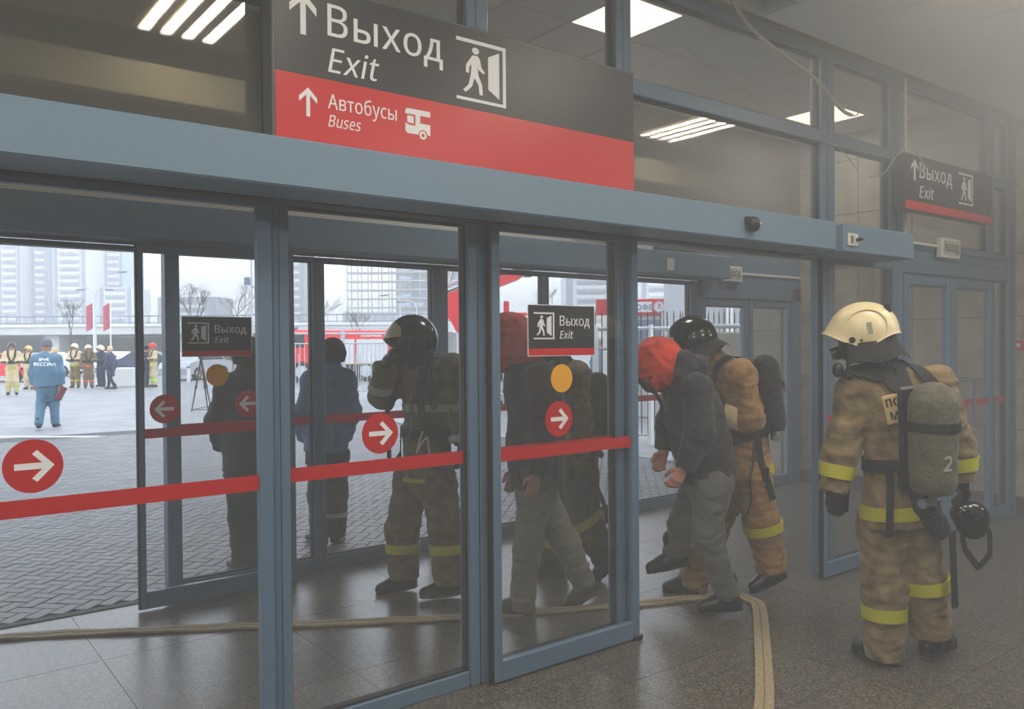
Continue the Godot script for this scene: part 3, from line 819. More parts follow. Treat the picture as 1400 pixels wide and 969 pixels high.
const POSES := {
	"masked": {"hd": Vector3(2.916, 1.732, -1.501), "nk": Vector3(2.966, 1.570, -1.460), "ch": Vector3(2.995, 1.358, -1.434), "wa": Vector3(2.988, 1.107, -1.436), "pv": Vector3(2.969, 0.855, -1.447), "s0": Vector3(2.920, 1.542, -1.660), "e0": Vector3(2.758, 1.360, -1.643), "w0": Vector3(2.718, 1.579, -1.525), "h0": Vector3(2.749, 1.678, -1.478), "s1": Vector3(3.055, 1.537, -1.214), "e1": Vector3(3.087, 1.269, -1.160), "w1": Vector3(3.066, 1.043, -1.123), "h1": Vector3(3.056, 0.886, -1.102), "p0": Vector3(2.940, 0.769, -1.557), "k0": Vector3(2.869, 0.433, -1.581), "a0": Vector3(2.867, 0.095, -1.565), "t0": Vector3(2.703, 0.037, -1.640), "p1": Vector3(2.996, 0.792, -1.324), "k1": Vector3(3.028, 0.464, -1.269), "a1": Vector3(3.028, 0.099, -1.239), "t1": Vector3(2.893, 0.043, -1.292)},
	"hooded_first": {"hd": Vector3(3.171, 1.743, -0.787), "nk": Vector3(3.269, 1.602, -0.709), "ch": Vector3(3.325, 1.331, -0.662), "wa": Vector3(3.317, 1.074, -0.664), "pv": Vector3(3.315, 0.864, -0.663), "s0": Vector3(3.431, 1.502, -0.835), "e0": Vector3(3.396, 1.122, -0.882), "w0": Vector3(3.338, 0.882, -0.898), "h0": Vector3(3.318, 0.785, -0.912), "s1": Vector3(3.219, 1.494, -0.468), "e1": Vector3(3.196, 1.127, -0.430), "w1": Vector3(3.179, 0.908, -0.490), "h1": Vector3(3.164, 0.819, -0.500), "p0": Vector3(3.374, 0.765, -0.729), "k0": Vector3(3.530, 0.409, -0.616), "a0": Vector3(3.621, 0.133, -0.542), "t0": Vector3(3.487, 0.010, -0.643), "p1": Vector3(3.260, 0.796, -0.590), "k1": Vector3(3.222, 0.441, -0.627), "a1": Vector3(3.196, 0.035, -0.666), "t1": Vector3(3.064, -0.056, -0.767)},
	"helper_first": {"hd": Vector3(3.873, 1.747, -1.167), "nk": Vector3(3.951, 1.565, -1.129), "ch": Vector3(4.011, 1.303, -1.079), "wa": Vector3(4.032, 1.010, -1.058), "pv": Vector3(4.034, 0.796, -1.054), "s0": Vector3(4.051, 1.473, -1.278), "e0": Vector3(3.986, 1.155, -1.324), "w0": Vector3(3.855, 1.003, -1.296), "h0": Vector3(3.785, 0.966, -1.287), "s1": Vector3(3.917, 1.475, -0.927), "e1": Vector3(3.942, 1.149, -0.903), "w1": Vector3(3.839, 1.060, -1.006), "h1": Vector3(3.773, 1.029, -1.057), "p0": Vector3(4.065, 0.703, -1.130), "k0": Vector3(3.962, 0.342, -1.204), "a0": Vector3(3.936, 0.012, -1.219), "t0": Vector3(3.803, -0.062, -1.321), "p1": Vector3(3.982, 0.732, -0.967), "k1": Vector3(4.007, 0.412, -0.943), "a1": Vector3(4.141, 0.162, -0.874), "t1": Vector3(4.031, 0.057, -0.957)},
	"hooded_second": {"hd": Vector3(3.911, 1.559, -0.187), "nk": Vector3(4.047, 1.535, -0.082), "ch": Vector3(4.095, 1.279, -0.041), "wa": Vector3(4.144, 1.036, -0.000), "pv": Vector3(4.171, 0.883, 0.023), "s0": Vector3(4.174, 1.432, -0.236), "e0": Vector3(4.170, 1.162, -0.298), "w0": Vector3(4.107, 0.998, -0.281), "h0": Vector3(4.067, 0.878, -0.310), "s1": Vector3(3.973, 1.429, 0.114), "e1": Vector3(3.929, 1.167, 0.160), "w1": Vector3(3.880, 0.940, 0.075), "h1": Vector3(3.833, 0.852, 0.040), "p0": Vector3(4.213, 0.796, -0.070), "k0": Vector3(4.150, 0.528, -0.165), "a0": Vector3(4.117, 0.318, -0.212), "t0": Vector3(4.029, 0.251, -0.279), "p1": Vector3(4.117, 0.819, 0.096), "k1": Vector3(4.082, 0.488, 0.087), "a1": Vector3(4.182, 0.117, 0.169), "t1": Vector3(4.039, 0.016, 0.085)},
	"helper_second": {"hd": Vector3(4.391, 1.707, -0.287), "nk": Vector3(4.547, 1.571, -0.164), "ch": Vector3(4.630, 1.306, -0.096), "wa": Vector3(4.651, 1.087, -0.077), "pv": Vector3(4.664, 0.888, -0.064), "s0": Vector3(4.705, 1.499, -0.295), "e0": Vector3(4.619, 1.180, -0.356), "w0": Vector3(4.496, 1.058, -0.386), "h0": Vector3(4.397, 1.039, -0.399), "s1": Vector3(4.507, 1.492, 0.021), "e1": Vector3(4.541, 1.203, 0.064), "w1": Vector3(4.484, 1.206, -0.081), "h1": Vector3(4.423, 1.205, -0.154), "p0": Vector3(4.698, 0.794, -0.150), "k0": Vector3(4.541, 0.423, -0.253), "a0": Vector3(4.412, 0.021, -0.321), "t0": Vector3(4.249, -0.047, -0.421), "p1": Vector3(4.619, 0.812, 0.016), "k1": Vector3(4.686, 0.491, 0.059), "a1": Vector3(4.753, 0.171, 0.091), "t1": Vector3(4.617, 0.109, 0.038)},
	"foreground": {"hd": Vector3(4.147, 1.745, 1.078), "nk": Vector3(4.243, 1.565, 1.155), "ch": Vector3(4.289, 1.320, 1.194), "wa": Vector3(4.286, 1.068, 1.195), "pv": Vector3(4.277, 0.835, 1.191), "s0": Vector3(4.116, 1.462, 1.058), "e0": Vector3(4.022, 1.119, 1.016), "w0": Vector3(3.992, 0.926, 0.996), "h0": Vector3(4.003, 0.818, 0.980), "s1": Vector3(4.431, 1.475, 1.326), "e1": Vector3(4.533, 1.135, 1.385), "w1": Vector3(4.549, 0.968, 1.400), "h1": Vector3(4.611, 0.843, 1.399), "p0": Vector3(4.208, 0.738, 1.140), "k0": Vector3(4.216, 0.408, 1.151), "a0": Vector3(4.214, 0.066, 1.155), "t0": Vector3(4.238, 0.014, 1.022), "p1": Vector3(4.355, 0.737, 1.254), "k1": Vector3(4.388, 0.425, 1.284), "a1": Vector3(4.435, 0.119, 1.299), "t1": Vector3(4.585, 0.026, 1.315)},
	"waiting_black": {"hd": Vector3(2.225, 1.639, -2.778), "nk": Vector3(2.232, 1.511, -2.771), "ch": Vector3(2.237, 1.222, -2.763), "wa": Vector3(2.233, 0.972, -2.762), "pv": Vector3(2.226, 0.777, -2.764), "s0": Vector3(2.103, 1.407, -2.869), "e0": Vector3(2.038, 1.140, -2.915), "w0": Vector3(2.088, 0.925, -2.974), "h0": Vector3(2.147, 0.872, -3.003), "s1": Vector3(2.376, 1.404, -2.658), "e1": Vector3(2.434, 1.137, -2.610), "w1": Vector3(2.435, 0.921, -2.706), "h1": Vector3(2.417, 0.869, -2.795), "p0": Vector3(2.169, 0.733, -2.808), "k0": Vector3(2.173, 0.417, -2.800), "a0": Vector3(2.182, 0.066, -2.788), "t0": Vector3(2.138, -0.015, -2.972), "p1": Vector3(2.283, 0.732, -2.720), "k1": Vector3(2.270, 0.416, -2.725), "a1": Vector3(2.266, 0.082, -2.723), "t1": Vector3(2.359, 0.001, -2.852)},
	"waiting_blue": {"hd": Vector3(3.116, 1.631, -3.176), "nk": Vector3(3.110, 1.492, -3.180), "ch": Vector3(3.071, 1.214, -3.205), "wa": Vector3(3.068, 0.993, -3.204), "pv": Vector3(3.065, 0.803, -3.203), "s0": Vector3(2.973, 1.405, -3.283), "e0": Vector3(2.909, 1.121, -3.328), "w0": Vector3(2.952, 0.888, -3.418), "h0": Vector3(3.022, 0.829, -3.439), "s1": Vector3(3.204, 1.403, -3.106), "e1": Vector3(3.235, 1.137, -3.078), "w1": Vector3(3.237, 0.898, -3.199), "h1": Vector3(3.212, 0.841, -3.293), "p0": Vector3(3.010, 0.760, -3.246), "k0": Vector3(3.005, 0.418, -3.244), "a0": Vector3(3.011, 0.064, -3.235), "t0": Vector3(2.987, 0.003, -3.379), "p1": Vector3(3.130, 0.758, -3.153), "k1": Vector3(3.125, 0.417, -3.151), "a1": Vector3(3.143, 0.064, -3.196), "t1": Vector3(3.239, 0.004, -3.310)},
}

# ---------------------------------------------------------------- bodies and clothes: a distance field meshed as surface nets
class Field:
	var o: Vector3
	var h: float
	var nx: int
	var ny: int
	var nz: int
	var k: float
	var f := PackedFloat32Array()
	# a bone is [a, b, radius at a, radius at b] and may add [flattened axis, how much]
	func _init(bones: Array, cell: float, soft: float, cuts := []) -> void:
		h = cell
		k = soft
		var lo := Vector3.ONE * 1e9
		var hi := -lo
		for b in bones:
			var r: float = maxf(b[2], b[3]) + 2.0 * cell + 0.5 * soft
			for e in 2:
				lo = lo.min((b[e] as Vector3) - Vector3.ONE * r)
				hi = hi.max((b[e] as Vector3) + Vector3.ONE * r)
		o = lo
		var n := (hi - lo) / cell
		nx = int(n.x) + 2
		ny = int(n.y) + 2
		nz = int(n.z) + 2
		f.resize(nx * ny * nz)
		var ik := 1.0 / soft
		for b in bones:
			add(b, ik)
		for i in f.size():
			f[i] = -soft * log(f[i] + 1e-5)
		for c in cuts:
			cut(c[0], c[1], c[2])
	func add(b: Array, ik: float) -> void:
		var a: Vector3 = b[0]
		var e: Vector3 = b[1]
		var ra: float = b[2]
		var dr: float = b[3] - b[2]
		var ax := Vector3.ZERO
		var s := 0.0
		if b.size() > 4:
			ax = b[4]
			s = b[5] - 1.0
		var ba := e - a
		ba += ax * (ba.dot(ax) * s)
		var inv := 1.0 / maxf(ba.length_squared(), 1e-8)
		var pad := maxf(b[2], b[3]) + 3.0 * k + h
		var lo := (a.min(e) - Vector3.ONE * pad - o) / h
		var hi := (a.max(e) + Vector3.ONE * pad - o) / h
		var i0 := maxi(0, int(lo.x))
		var i1 := mini(nx, int(hi.x) + 1)
		var j0 := maxi(0, int(lo.y))
		var j1 := mini(ny, int(hi.y) + 1)
		var k0 := maxi(0, int(lo.z))
		var k1 := mini(nz, int(hi.z) + 1)
		var flat := s != 0.0
		var far := 3.0 * k
		for i in range(i0, i1):
			for j in range(j0, j1):
				var at := (i * ny + j) * nz + k0
				var p := o + Vector3(i, j, k0) * h - a
				for l in range(k0, k1):
					var q := p
					if flat:
						q += ax * (q.dot(ax) * s)
					var t := clampf(q.dot(ba) * inv, 0.0, 1.0)
					var d := (q - ba * t).length() - ra - dr * t
					if d < far:
						f[at] += exp(-d * ik)
					at += 1
					p.z += h
	# removes what lies beyond the plane through c with normal m, within r of c
	func cut(c: Vector3, m: Vector3, r: float) -> void:
		var lo := (c - Vector3.ONE * r - o) / h
		var hi := (c + Vector3.ONE * r - o) / h
		for i in range(maxi(0, int(lo.x)), mini(nx, int(hi.x) + 1)):
			for j in range(maxi(0, int(lo.y)), mini(ny, int(hi.y) + 1)):
				for l in range(maxi(0, int(lo.z)), mini(nz, int(hi.z) + 1)):
					var q := o + Vector3(i, j, l) * h - c
					if q.length_squared() < r * r:
						var at := (i * ny + j) * nz + l
						f[at] = maxf(f[at], q.dot(m))
	func sample(p: Vector3) -> float:
		var g := (p - o) / h
		var i := int(floor(g.x))
		var j := int(floor(g.y))
		var l := int(floor(g.z))
		if i < 0 or j < 0 or l < 0 or i >= nx - 1 or j >= ny - 1 or l >= nz - 1:
			return 0.3
		var u := g.x - i
		var v := g.y - j
		var w := g.z - l
		var at := (i * ny + j) * nz + l
		var sx := ny * nz
		var a := lerpf(lerpf(f[at], f[at + 1], w), lerpf(f[at + nz], f[at + nz + 1], w), v)
		at += sx
		var b := lerpf(lerpf(f[at], f[at + 1], w), lerpf(f[at + nz], f[at + nz + 1], w), v)
		return lerpf(a, b, u)
	func grad(p: Vector3) -> Vector3:
		var e := h * 0.8
		var g := Vector3(sample(p + Vector3(e, 0, 0)) - sample(p - Vector3(e, 0, 0)), sample(p + Vector3(0, e, 0)) - sample(p - Vector3(0, e, 0)), sample(p + Vector3(0, 0, e)) - sample(p - Vector3(0, 0, e)))
		return g.normalized() if g.length() > 1e-6 else Vector3.UP
	func onto(p: Vector3) -> Vector3:
		for i in 8:
			p -= grad(p) * clampf(sample(p), -0.05, 0.05) * 0.8
		return p
	# adds the surface to v and n; folds: a noise that pulls the surface inwards by up to amp
	func surface(mb: MB, folds: FastNoiseLite = null, amp := 0.0, stretch := Vector3.ONE) -> void:
		var idx := PackedInt32Array()
		idx.resize(f.size())
		var pts := PackedVector3Array()
		var cells := PackedInt32Array()
		var sx := ny * nz
		var co := [0, 1, nz, nz + 1, sx, sx + 1, sx + nz, sx + nz + 1]
		var edges := [[0, 1], [2, 3], [4, 5], [6, 7], [0, 2], [1, 3], [4, 6], [5, 7], [0, 4], [1, 5], [2, 6], [3, 7]]
		var cp := []
		for c in 8:
			cp.append(Vector3(c >> 2, (c >> 1) & 1, c & 1))
		for i in nx - 1:
			for j in ny - 1:
				var at := (i * ny + j) * nz
				for l in nz - 1:
					var x := f[at]
					if absf(x) < h * 2.2:
						var s := x < 0.0
						if (f[at + 1] < 0.0) != s or (f[at + nz] < 0.0) != s or (f[at + sx] < 0.0) != s or (f[at + nz + 1] < 0.0) != s or (f[at + sx + 1] < 0.0) != s or (f[at + sx + nz] < 0.0) != s or (f[at + sx + nz + 1] < 0.0) != s:
							var sum := Vector3.ZERO
							var cnt := 0
							for e in edges:
								var a: float = f[at + co[e[0]]]
								var b: float = f[at + co[e[1]]]
								if (a < 0.0) != (b < 0.0):
									sum += (cp[e[0]] as Vector3).lerp(cp[e[1]], a / (a - b))
									cnt += 1
							pts.append(o + (Vector3(i, j, l) + sum / cnt) * h)
							cells.append(at)
							idx[at] = pts.size()
					at += 1
		var tris := PackedInt32Array()
		for c in cells.size():
			var at := cells[c]
			var x := f[at]
			for e in 3:
				var d1: int = [sx, nz, 1][e]
				var d2: int = [nz, 1, sx][e]
				var d3: int = [1, sx, nz][e]
				if (f[at + d1] < 0.0) == (x < 0.0) or at < d2 + d3:
					continue
				var A := idx[at] - 1
				var B := idx[at - d2] - 1
				var C := idx[at - d2 - d3] - 1
				var D := idx[at - d3] - 1
				if A < 0 or B < 0 or C < 0 or D < 0:
					continue
				if x < 0.0:
					tris.append_array([A, B, C, A, C, D])
				else:
					tris.append_array([A, C, B, A, D, C])
		for rep in (2 if folds else 1):
			var nr := PackedVector3Array()
			nr.resize(pts.size())
			for t in range(0, tris.size(), 3):
				var m := (pts[tris[t + 1]] - pts[tris[t]]).cross(pts[tris[t + 2]] - pts[tris[t]])
				nr[tris[t]] += m
				nr[tris[t + 1]] += m
				nr[tris[t + 2]] += m
			if rep == 0 and folds:
				for i in pts.size():
					var p := pts[i]
					var w := folds.get_noise_3d((p.x + p.y * 0.5) * stretch.x, (p.y - p.x * 0.35 + p.z * 0.3) * stretch.y, p.z * stretch.z)
					pts[i] -= nr[i].normalized() * amp * (0.5 + 0.5 * sin(w * 9.0))
			else:
				for i in nr.size():
					nr[i] = nr[i].normalized()
				for t in range(0, tris.size(), 3):
					mb.tri3(pts[tris[t]], pts[tris[t + 1]], pts[tris[t + 2]], nr[tris[t]], nr[tris[t + 1]], nr[tris[t + 2]])
	# a strip of cloth lying on the surface round a limb
	func band(mb: MB, c: Vector3, axis: Vector3, half: float, off := 0.004, seg := 36, most := 0.45) -> void:
		var fr := mb.ring_frame(axis)
		var a := axis.normalized()
		var rows := []
		for e in 3:
			var row := []
			var cc := c + a * half * (e - 1)
			for s in seg:
				var d: Vector3 = fr[0] * cos(TAU * s / seg) + fr[1] * sin(TAU * s / seg)
				var r := 0.02
				var last := sample(cc + d * r)
				while r < most:
					var nxt := sample(cc + d * (r + h * 0.7))
					if nxt > 0.0 and last <= 0.0:
						r += h * 0.7 * (-last) / (nxt - last + 1e-9)
						break
					if last > 0.0 and r > 0.06:
						break
					last = nxt
					r += h * 0.7
				row.append(cc + d * (r + off))
			rows.append(row)
		for e in 2:
			for s in seg:
				var t := (s + 1) % seg
				var q := [rows[e][s], rows[e][t], rows[e + 1][t], rows[e + 1][s]]
				var N := []
				for p in q:
					N.append((p - c - a * a.dot(p - c)).normalized())
				mb.tri3(q[0], q[1], q[2], N[0], N[1], N[2])
				mb.tri3(q[0], q[2], q[3], N[0], N[2], N[3])
		for e in [0, 2]:
			for s in seg:
				var t := (s + 1) % seg
				var m: Vector3 = a * (e - 1)
				var i0: Vector3 = rows[e][s] - (rows[e][s] - c).normalized() * 0.012
				var i1: Vector3 = rows[e][t] - (rows[e][t] - c).normalized() * 0.012
				mb.quad(rows[e][s], rows[e][t], i1, i0, m)
	# webbing laid over the surface along a path
	func strap(mb: MB, path: Array, width: float, off := 0.006, th := 0.006) -> void:
		var cu := Curve3D.new()
		for i in path.size():
			var p: Vector3 = path[i]
			var t: Vector3 = ((path[mini(i + 1, path.size() - 1)] as Vector3) - (path[maxi(i - 1, 0)] as Vector3)) / 6.0
			cu.add_point(p, -t, t)
		var n := maxi(4, int(cu.get_baked_length() / 0.025))
		var P := []
		var N := []
		for i in n + 1:
			var p := onto(cu.sample_baked(cu.get_baked_length() * i / n))
			P.append(p)
			N.append(grad(p))
		ribbon(mb, P, N, width, off, th)
	static func ribbon(mb: MB, P: Array, N: Array, width: float, off: float, th: float) -> void:
		var L := []
		for i in P.size():
			var t: Vector3 = (P[mini(i + 1, P.size() - 1)] - P[maxi(i - 1, 0)]).normalized()
			var s: Vector3 = t.cross(N[i]).normalized() * width * 0.5
			var up: Vector3 = N[i]
			L.append([P[i] + up * off - s, P[i] + up * off + s, P[i] + up * (off + th) + s, P[i] + up * (off + th) - s, up, s.normalized()])
		for i in L.size() - 1:
			var a: Array = L[i]
			var b: Array = L[i + 1]
			mb.tri3(a[3], a[2], b[2], a[4], a[4], b[4])
			mb.tri3(a[3], b[2], b[3], a[4], b[4], b[4])
			mb.quad(a[0], a[1], b[1], b[0], -a[4])
			mb.quad(a[1], a[2], b[2], b[1], a[5])
			mb.quad(a[0], a[3], b[3], b[0], -a[5])
		for e in [0, L.size() - 1]:
			mb.flat(L[e][0], L[e][1], L[e][2], L[e][3], (P[1] if e == 0 else P[-2]))

# bones of a hand: wrist, direction of the fingers, palm normal, thumb side, curl of the fingers, thickness
func hand_bones(w: Vector3, d: Vector3, pn: Vector3, thumb: Vector3, curl := 0.45, fat := 1.0) -> Array:
	d = d.normalized()
	pn = (pn - d * pn.dot(d)).normalized()
	thumb = (thumb - d * thumb.dot(d) - pn * thumb.dot(pn)).normalized()
	var out := []
	for i in 4:
		var sd := 0.028 - 0.0185 * i
		var kn := w + d * (0.088 - 0.004 * absf(i - 1)) + thumb * sd
		out.append([w + thumb * sd * 0.55 + d * 0.012, kn, 0.0155 * fat, 0.0115 * fat])
		var p := kn
		var ang := 0.0
		for s in 3:
			ang += curl * (0.7 if s == 0 else 1.0) * (1.0 + 0.08 * i)
			var len: float = [0.044, 0.027, 0.021][s] * [0.93, 1.0, 0.95, 0.76][i]
			var q := p + (d * cos(ang) + pn * sin(ang) + thumb * (0.09 - 0.06 * i)).normalized() * len
			out.append([p, q, (0.0102 - 0.0009 * s) * fat, (0.0093 - 0.0009 * s) * fat])
			p = q
	var t0 := w + d * 0.024 + thumb * 0.022 + pn * 0.006
	var t1 := t0 + (d * 0.62 + thumb * 0.66 + pn * 0.34).normalized() * 0.042
	var t2 := t1 + (d * 0.86 + thumb * 0.22 + pn * 0.44).normalized() * 0.032
	var t3 := t2 + (d * 0.9 + pn * 0.42).normalized() * 0.024
	out.append([t0, t1, 0.0155 * fat, 0.012 * fat])
	out.append([t1, t2, 0.0115 * fat, 0.0105 * fat])
	out.append([t2, t3, 0.0103 * fat, 0.0085 * fat])
	return out

# head with face; hb: x right, y up, z forward
func head_bones(c: Vector3, hb: Basis) -> Array:
	var L := func(x: float, y: float, z: float) -> Vector3:
		return c + hb * Vector3(x, y, z)
	return [[L.call(0, 0.03, -0.02), L.call(0, 0.025, 0.015), 0.083, 0.078], [L.call(0, -0.04, 0.03), L.call(0, -0.075, 0.052), 0.058, 0.036], [L.call(0, 0.01, 0.088), L.call(0, -0.03, 0.102), 0.011, 0.015], [L.call(-0.03, 0.02, 0.078), L.call(0.03, 0.02, 0.078), 0.014, 0.014], [L.call(-0.02, -0.062, 0.082), L.call(0.02, -0.062, 0.082), 0.009, 0.009], [L.call(0.082, 0.0, -0.01), L.call(0.085, -0.03, -0.004), 0.013, 0.009], [L.call(-0.082, 0.0, -0.01), L.call(-0.085, -0.03, -0.004), 0.013, 0.009]]

func clothes_materials() -> void:
	var fab := func(called: String, c: Color, dirt: float, rough := 0.85) -> void:
		var m := mat(called, Color.WHITE, rough)
		grain(m, noise(0.018, FastNoiseLite.TYPE_SIMPLEX_SMOOTH, 5, called.hash() % 1000), [[0.15, c.darkened(dirt)], [0.5, c], [0.85, c.lightened(dirt * 0.35)]], 2.0, false, 256)
		m.heightmap_enabled = true
		m.heightmap_texture = noise_tex(noise(0.06, FastNoiseLite.TYPE_SIMPLEX_SMOOTH, 4, 9), [], 256)
		m.heightmap_scale = 0.5
		m.rim_enabled = true
		m.rim = 0.25
		m.rim_tint = 0.8
	fab.call("fire_tan", Color(0.495, 0.41, 0.265), 0.40)
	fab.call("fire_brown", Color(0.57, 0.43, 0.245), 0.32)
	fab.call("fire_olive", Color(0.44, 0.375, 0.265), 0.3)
	fab.call("pale_tan", Color(0.80, 0.72, 0.56), 0.15)
	fab.call("black_cloth", Color(0.075, 0.075, 0.08), 0.25)
	fab.call("navy_cloth", Color(0.11, 0.13, 0.17), 0.2)
	fab.call("charcoal", Color(0.155, 0.16, 0.175), 0.18)
	fab.call("dark_jacket", Color(0.15, 0.15, 0.155), 0.2)
	fab.call("gray_pants", Color(0.36, 0.355, 0.345), 0.15)
	fab.call("beige_pants", Color(0.44, 0.425, 0.385), 0.15)
	fab.call("blue_jacket", Color(0.31, 0.42, 0.55), 0.18)
	fab.call("officer_blue", Color(0.33, 0.47, 0.56), 0.12)
	fab.call("dark_blue", Color(0.15, 0.21, 0.32), 0.15)
	fab.call("hood_red", Color(0.84, 0.20, 0.085), 0.22)
	fab.call("cylinder_cover", Color(0.36, 0.345, 0.265), 0.2)
	fab.call("orange_cloth", Color(0.85, 0.36, 0.18), 0.1)
	mat("lime_band", Color(0.70, 0.68, 0.10), 0.5)
	mat("silver_band", Color(0.66, 0.645, 0.58), 0.45)
	mat("tan_patch", Color(0.78, 0.67, 0.46), 0.7)
	mat("helmet_white", Color(0.90, 0.83, 0.66), 0.32)
	mat("helmet_black", Color(0.045, 0.05, 0.05), 0.16)
	mat("helmet_red", Color(0.80, 0.10, 0.10), 0.3)
	mat("helmet_cream", Color(0.80, 0.74, 0.58), 0.4)
	mat("rubber", Color(0.045, 0.045, 0.05), 0.42)
	mat("leather", Color(0.05, 0.05, 0.052), 0.38)
	mat("skin", Color(0.74, 0.52, 0.43), 0.55)
	mat("knit_black", Color(0.055, 0.06, 0.075), 0.9)
	mat("strap_black", Color(0.075, 0.078, 0.085), 0.7)
	mat("fur_grey", Color(0.42, 0.44, 0.46), 0.95)
	var v := mat("visor", Color(0.05, 0.06, 0.065, 0.55), 0.05)
	v.transparency = BaseMaterial3D.TRANSPARENCY_ALPHA
	mat("folder_red", Color(0.45, 0.16, 0.18), 0.5)
	mat("hi_vis", Color(0.65, 0.95, 0.15), 0.6)

func basis_of(fw: Vector3, up := Vector3.UP) -> Basis:
	var z := fw.normalized()
	var x := up.cross(z).normalized()
	return Basis(x, z.cross(x), z)

var fold_big: FastNoiseLite
var fold_small: FastNoiseLite

# the dressed figure shared by all: body, jacket, trousers, boots. s holds the sizes and cloths.
func dress(t: Node3D, J: Dictionary, fw: Vector3, s: Dictionary) -> Dictionary:
	var out := {}
	var cell: float = s.get("cell", 0.013)
	var soft: float = s.get("soft", 0.022)
	var rt: float = s.get("torso", 0.195)
	var ra: Array = s.get("arm", [0.075, 0.068, 0.06])
	var rl: Array = s.get("leg", [0.105, 0.09, 0.085])
	var flat: float = s.get("flat", 1.4)
	t.set_meta("leg_r", rl[1] * 1.12)
	t.set_meta("arm_r", ra[1] * 1.2)
	var up: Vector3 = (J.nk - J.pv).normalized()
	var hb: Basis = s.get("head", basis_of(fw))
	var body := []
	for q in [["nk", "pv", 0.6, 0.55]]:
		body.append([J.nk - up * 0.12, J.pv, rt * q[2], rt * q[3], fw, flat])
	body.append([J.nk - up * 0.05, J.hd - hb.y * 0.05, 0.055, 0.052])
	for e in ["0", "1"]:
		body.append([J["s" + e], J["e" + e], ra[0] * 0.6, ra[1] * 0.6])
		body.append([J["e" + e], J["w" + e], ra[1] * 0.6, 0.024])
		body.append([J["p" + e], J["k" + e], rl[0] * 0.65, rl[1] * 0.6])
		body.append([J["k" + e], J["a" + e] + Vector3.UP * 0.03, rl[1] * 0.6, 0.036])
		body.append([J["s" + e], J.nk - up * 0.1, ra[0] * 0.6, ra[0] * 0.6])
	if not s.get("fine_head", false):
		body += head_bones(J.hd, hb)
	var bm := MB.new()
	Field.new(body, maxf(cell, 0.02), 0.02).surface(bm)
	if s.get("fine_head", false):
		Field.new(head_bones(J.hd, hb), 0.006, 0.008).surface(bm)
	if s.get("hands", "") == "bare":
		for e in ["0", "1"]:
			var d: Vector3 = J["h" + e] - J["w" + e]
			Field.new(hand_bones(J["w" + e], d, s.palm[int(e)], s.thumb[int(e)], s.get("curl", 0.5), 1.05), s.get("hand_cell", 0.005), 0.004).surface(bm)
	part("body", bm, M.skin, t)
	# jacket
	var jb := []
	var hem: float = s.get("hem", 0.08)
	jb.append([J.nk - up * 0.16, J.ch - up * 0.02, rt * 0.86, rt * 0.98, fw, flat])
	jb.append([J.ch - up * 0.02, J.wa, rt * 0.98, rt * s.get("waist", 0.95), fw, flat])
	jb.append([J.wa, J.pv - up * (hem + 0.1), rt * s.get("waist", 0.95), rt * s.get("skirt", 1.02), fw, flat * 0.95])
	jb.append([J.nk - up * 0.05, J.nk + (J.hd - J.nk).normalized() * s.get("collar", 0.03), 0.085, 0.078])
	for e in ["0", "1"]:
		jb.append([J.nk - up * 0.07, J["s" + e], 0.07, ra[0] * 0.95])
		jb.append([J["s" + e], J["e" + e], ra[0], ra[1]])
		jb.append([J["e" + e], J["w" + e] + (J["w" + e] - J["e" + e]).normalized() * 0.05, ra[1], ra[2]])
	var cuts := [[J.pv - up * hem, -up, 0.4]]
	for e in ["0", "1"]:
		cuts.append([J["w" + e] + (J["w" + e] - J["e" + e]).normalized() * s.get("sleeve", 0.0), (J["w" + e] - J["e" + e]).normalized(), ra[2] + 0.05])
	if (J.w0 - J.pv).length() < 0.34 or (J.w1 - J.pv).length() < 0.34:
		cuts[0][2] = 0.3
	var jf := Field.new(jb, cell, soft, cuts)
	var mb := MB.new()
	jf.surface(mb, fold_big if cell < 0.02 else null, s.get("fold", 0.010), Vector3(0.55, 1.5, 0.55))
	out.jacket = part("jacket", mb, M[s.jacket], t)
	out.jf = jf
	# trousers
	var tb := [[J.p0, J.p1, rl[0] * 0.98, rl[0] * 0.98], [J.pv + up * 0.03, J.pv - up * 0.05, rt * 0.82, rt * 0.8, fw, flat]]
	cuts = []
	for e in ["0", "1"]:
		tb.append([J["p" + e], J["k" + e], rl[0], rl[1]])
		var dn: Vector3 = (J["a" + e] - J["k" + e]).normalized()
		tb.append([J["k" + e], J["a" + e] + dn * 0.05, rl[1], rl[2]])
		cuts.append([J["a" + e] + dn * s.get("cuff" + e, s.get("cuff", 0.01)), dn, rl[2] + 0.07])
	var tf := Field.new(tb, cell, soft * 0.8, cuts)
	mb = MB.new()
	tf.surface(mb, fold_big if cell < 0.02 else null, s.get("fold", 0.010), Vector3(0.5, 1.7, 0.5))
	out.trousers = part("trousers", mb, M[s.trousers], t)
	out.tf = tf
	# footwear
	for e in ["0", "1"]:
		var a: Vector3 = J["a" + e]
		var toe: Vector3 = J["t" + e]
		a.y = maxf(a.y, 0.085)
		toe.y = maxf(toe.y, 0.034)
		var d := (toe - a)
		var fl := Vector3(d.x, 0, d.z).normalized()
		var pitch: float = s.get("pitch" + e, 0.0)
		var fd := (fl * cos(pitch) - Vector3.UP * sin(pitch)).normalized()
		var fu := (Vector3.UP * cos(pitch) + fl * sin(pitch)).normalized()
		var sole := a - fu * 0.085
		var fs: float = s.get("foot", 1.0)
		var heel := sole - fd * 0.045 + fu * 0.045
		var tip := sole + fd * 0.165 * fs + fu * 0.034
		var bones := [[a + fu * 0.11, a - fu * 0.01, 0.056 * fs, 0.052 * fs], [heel, sole + fd * 0.08 + fu * 0.05, 0.045 * fs, 0.047 * fs], [sole + fd * 0.08 + fu * 0.045, tip, 0.047 * fs, 0.04 * fs]]
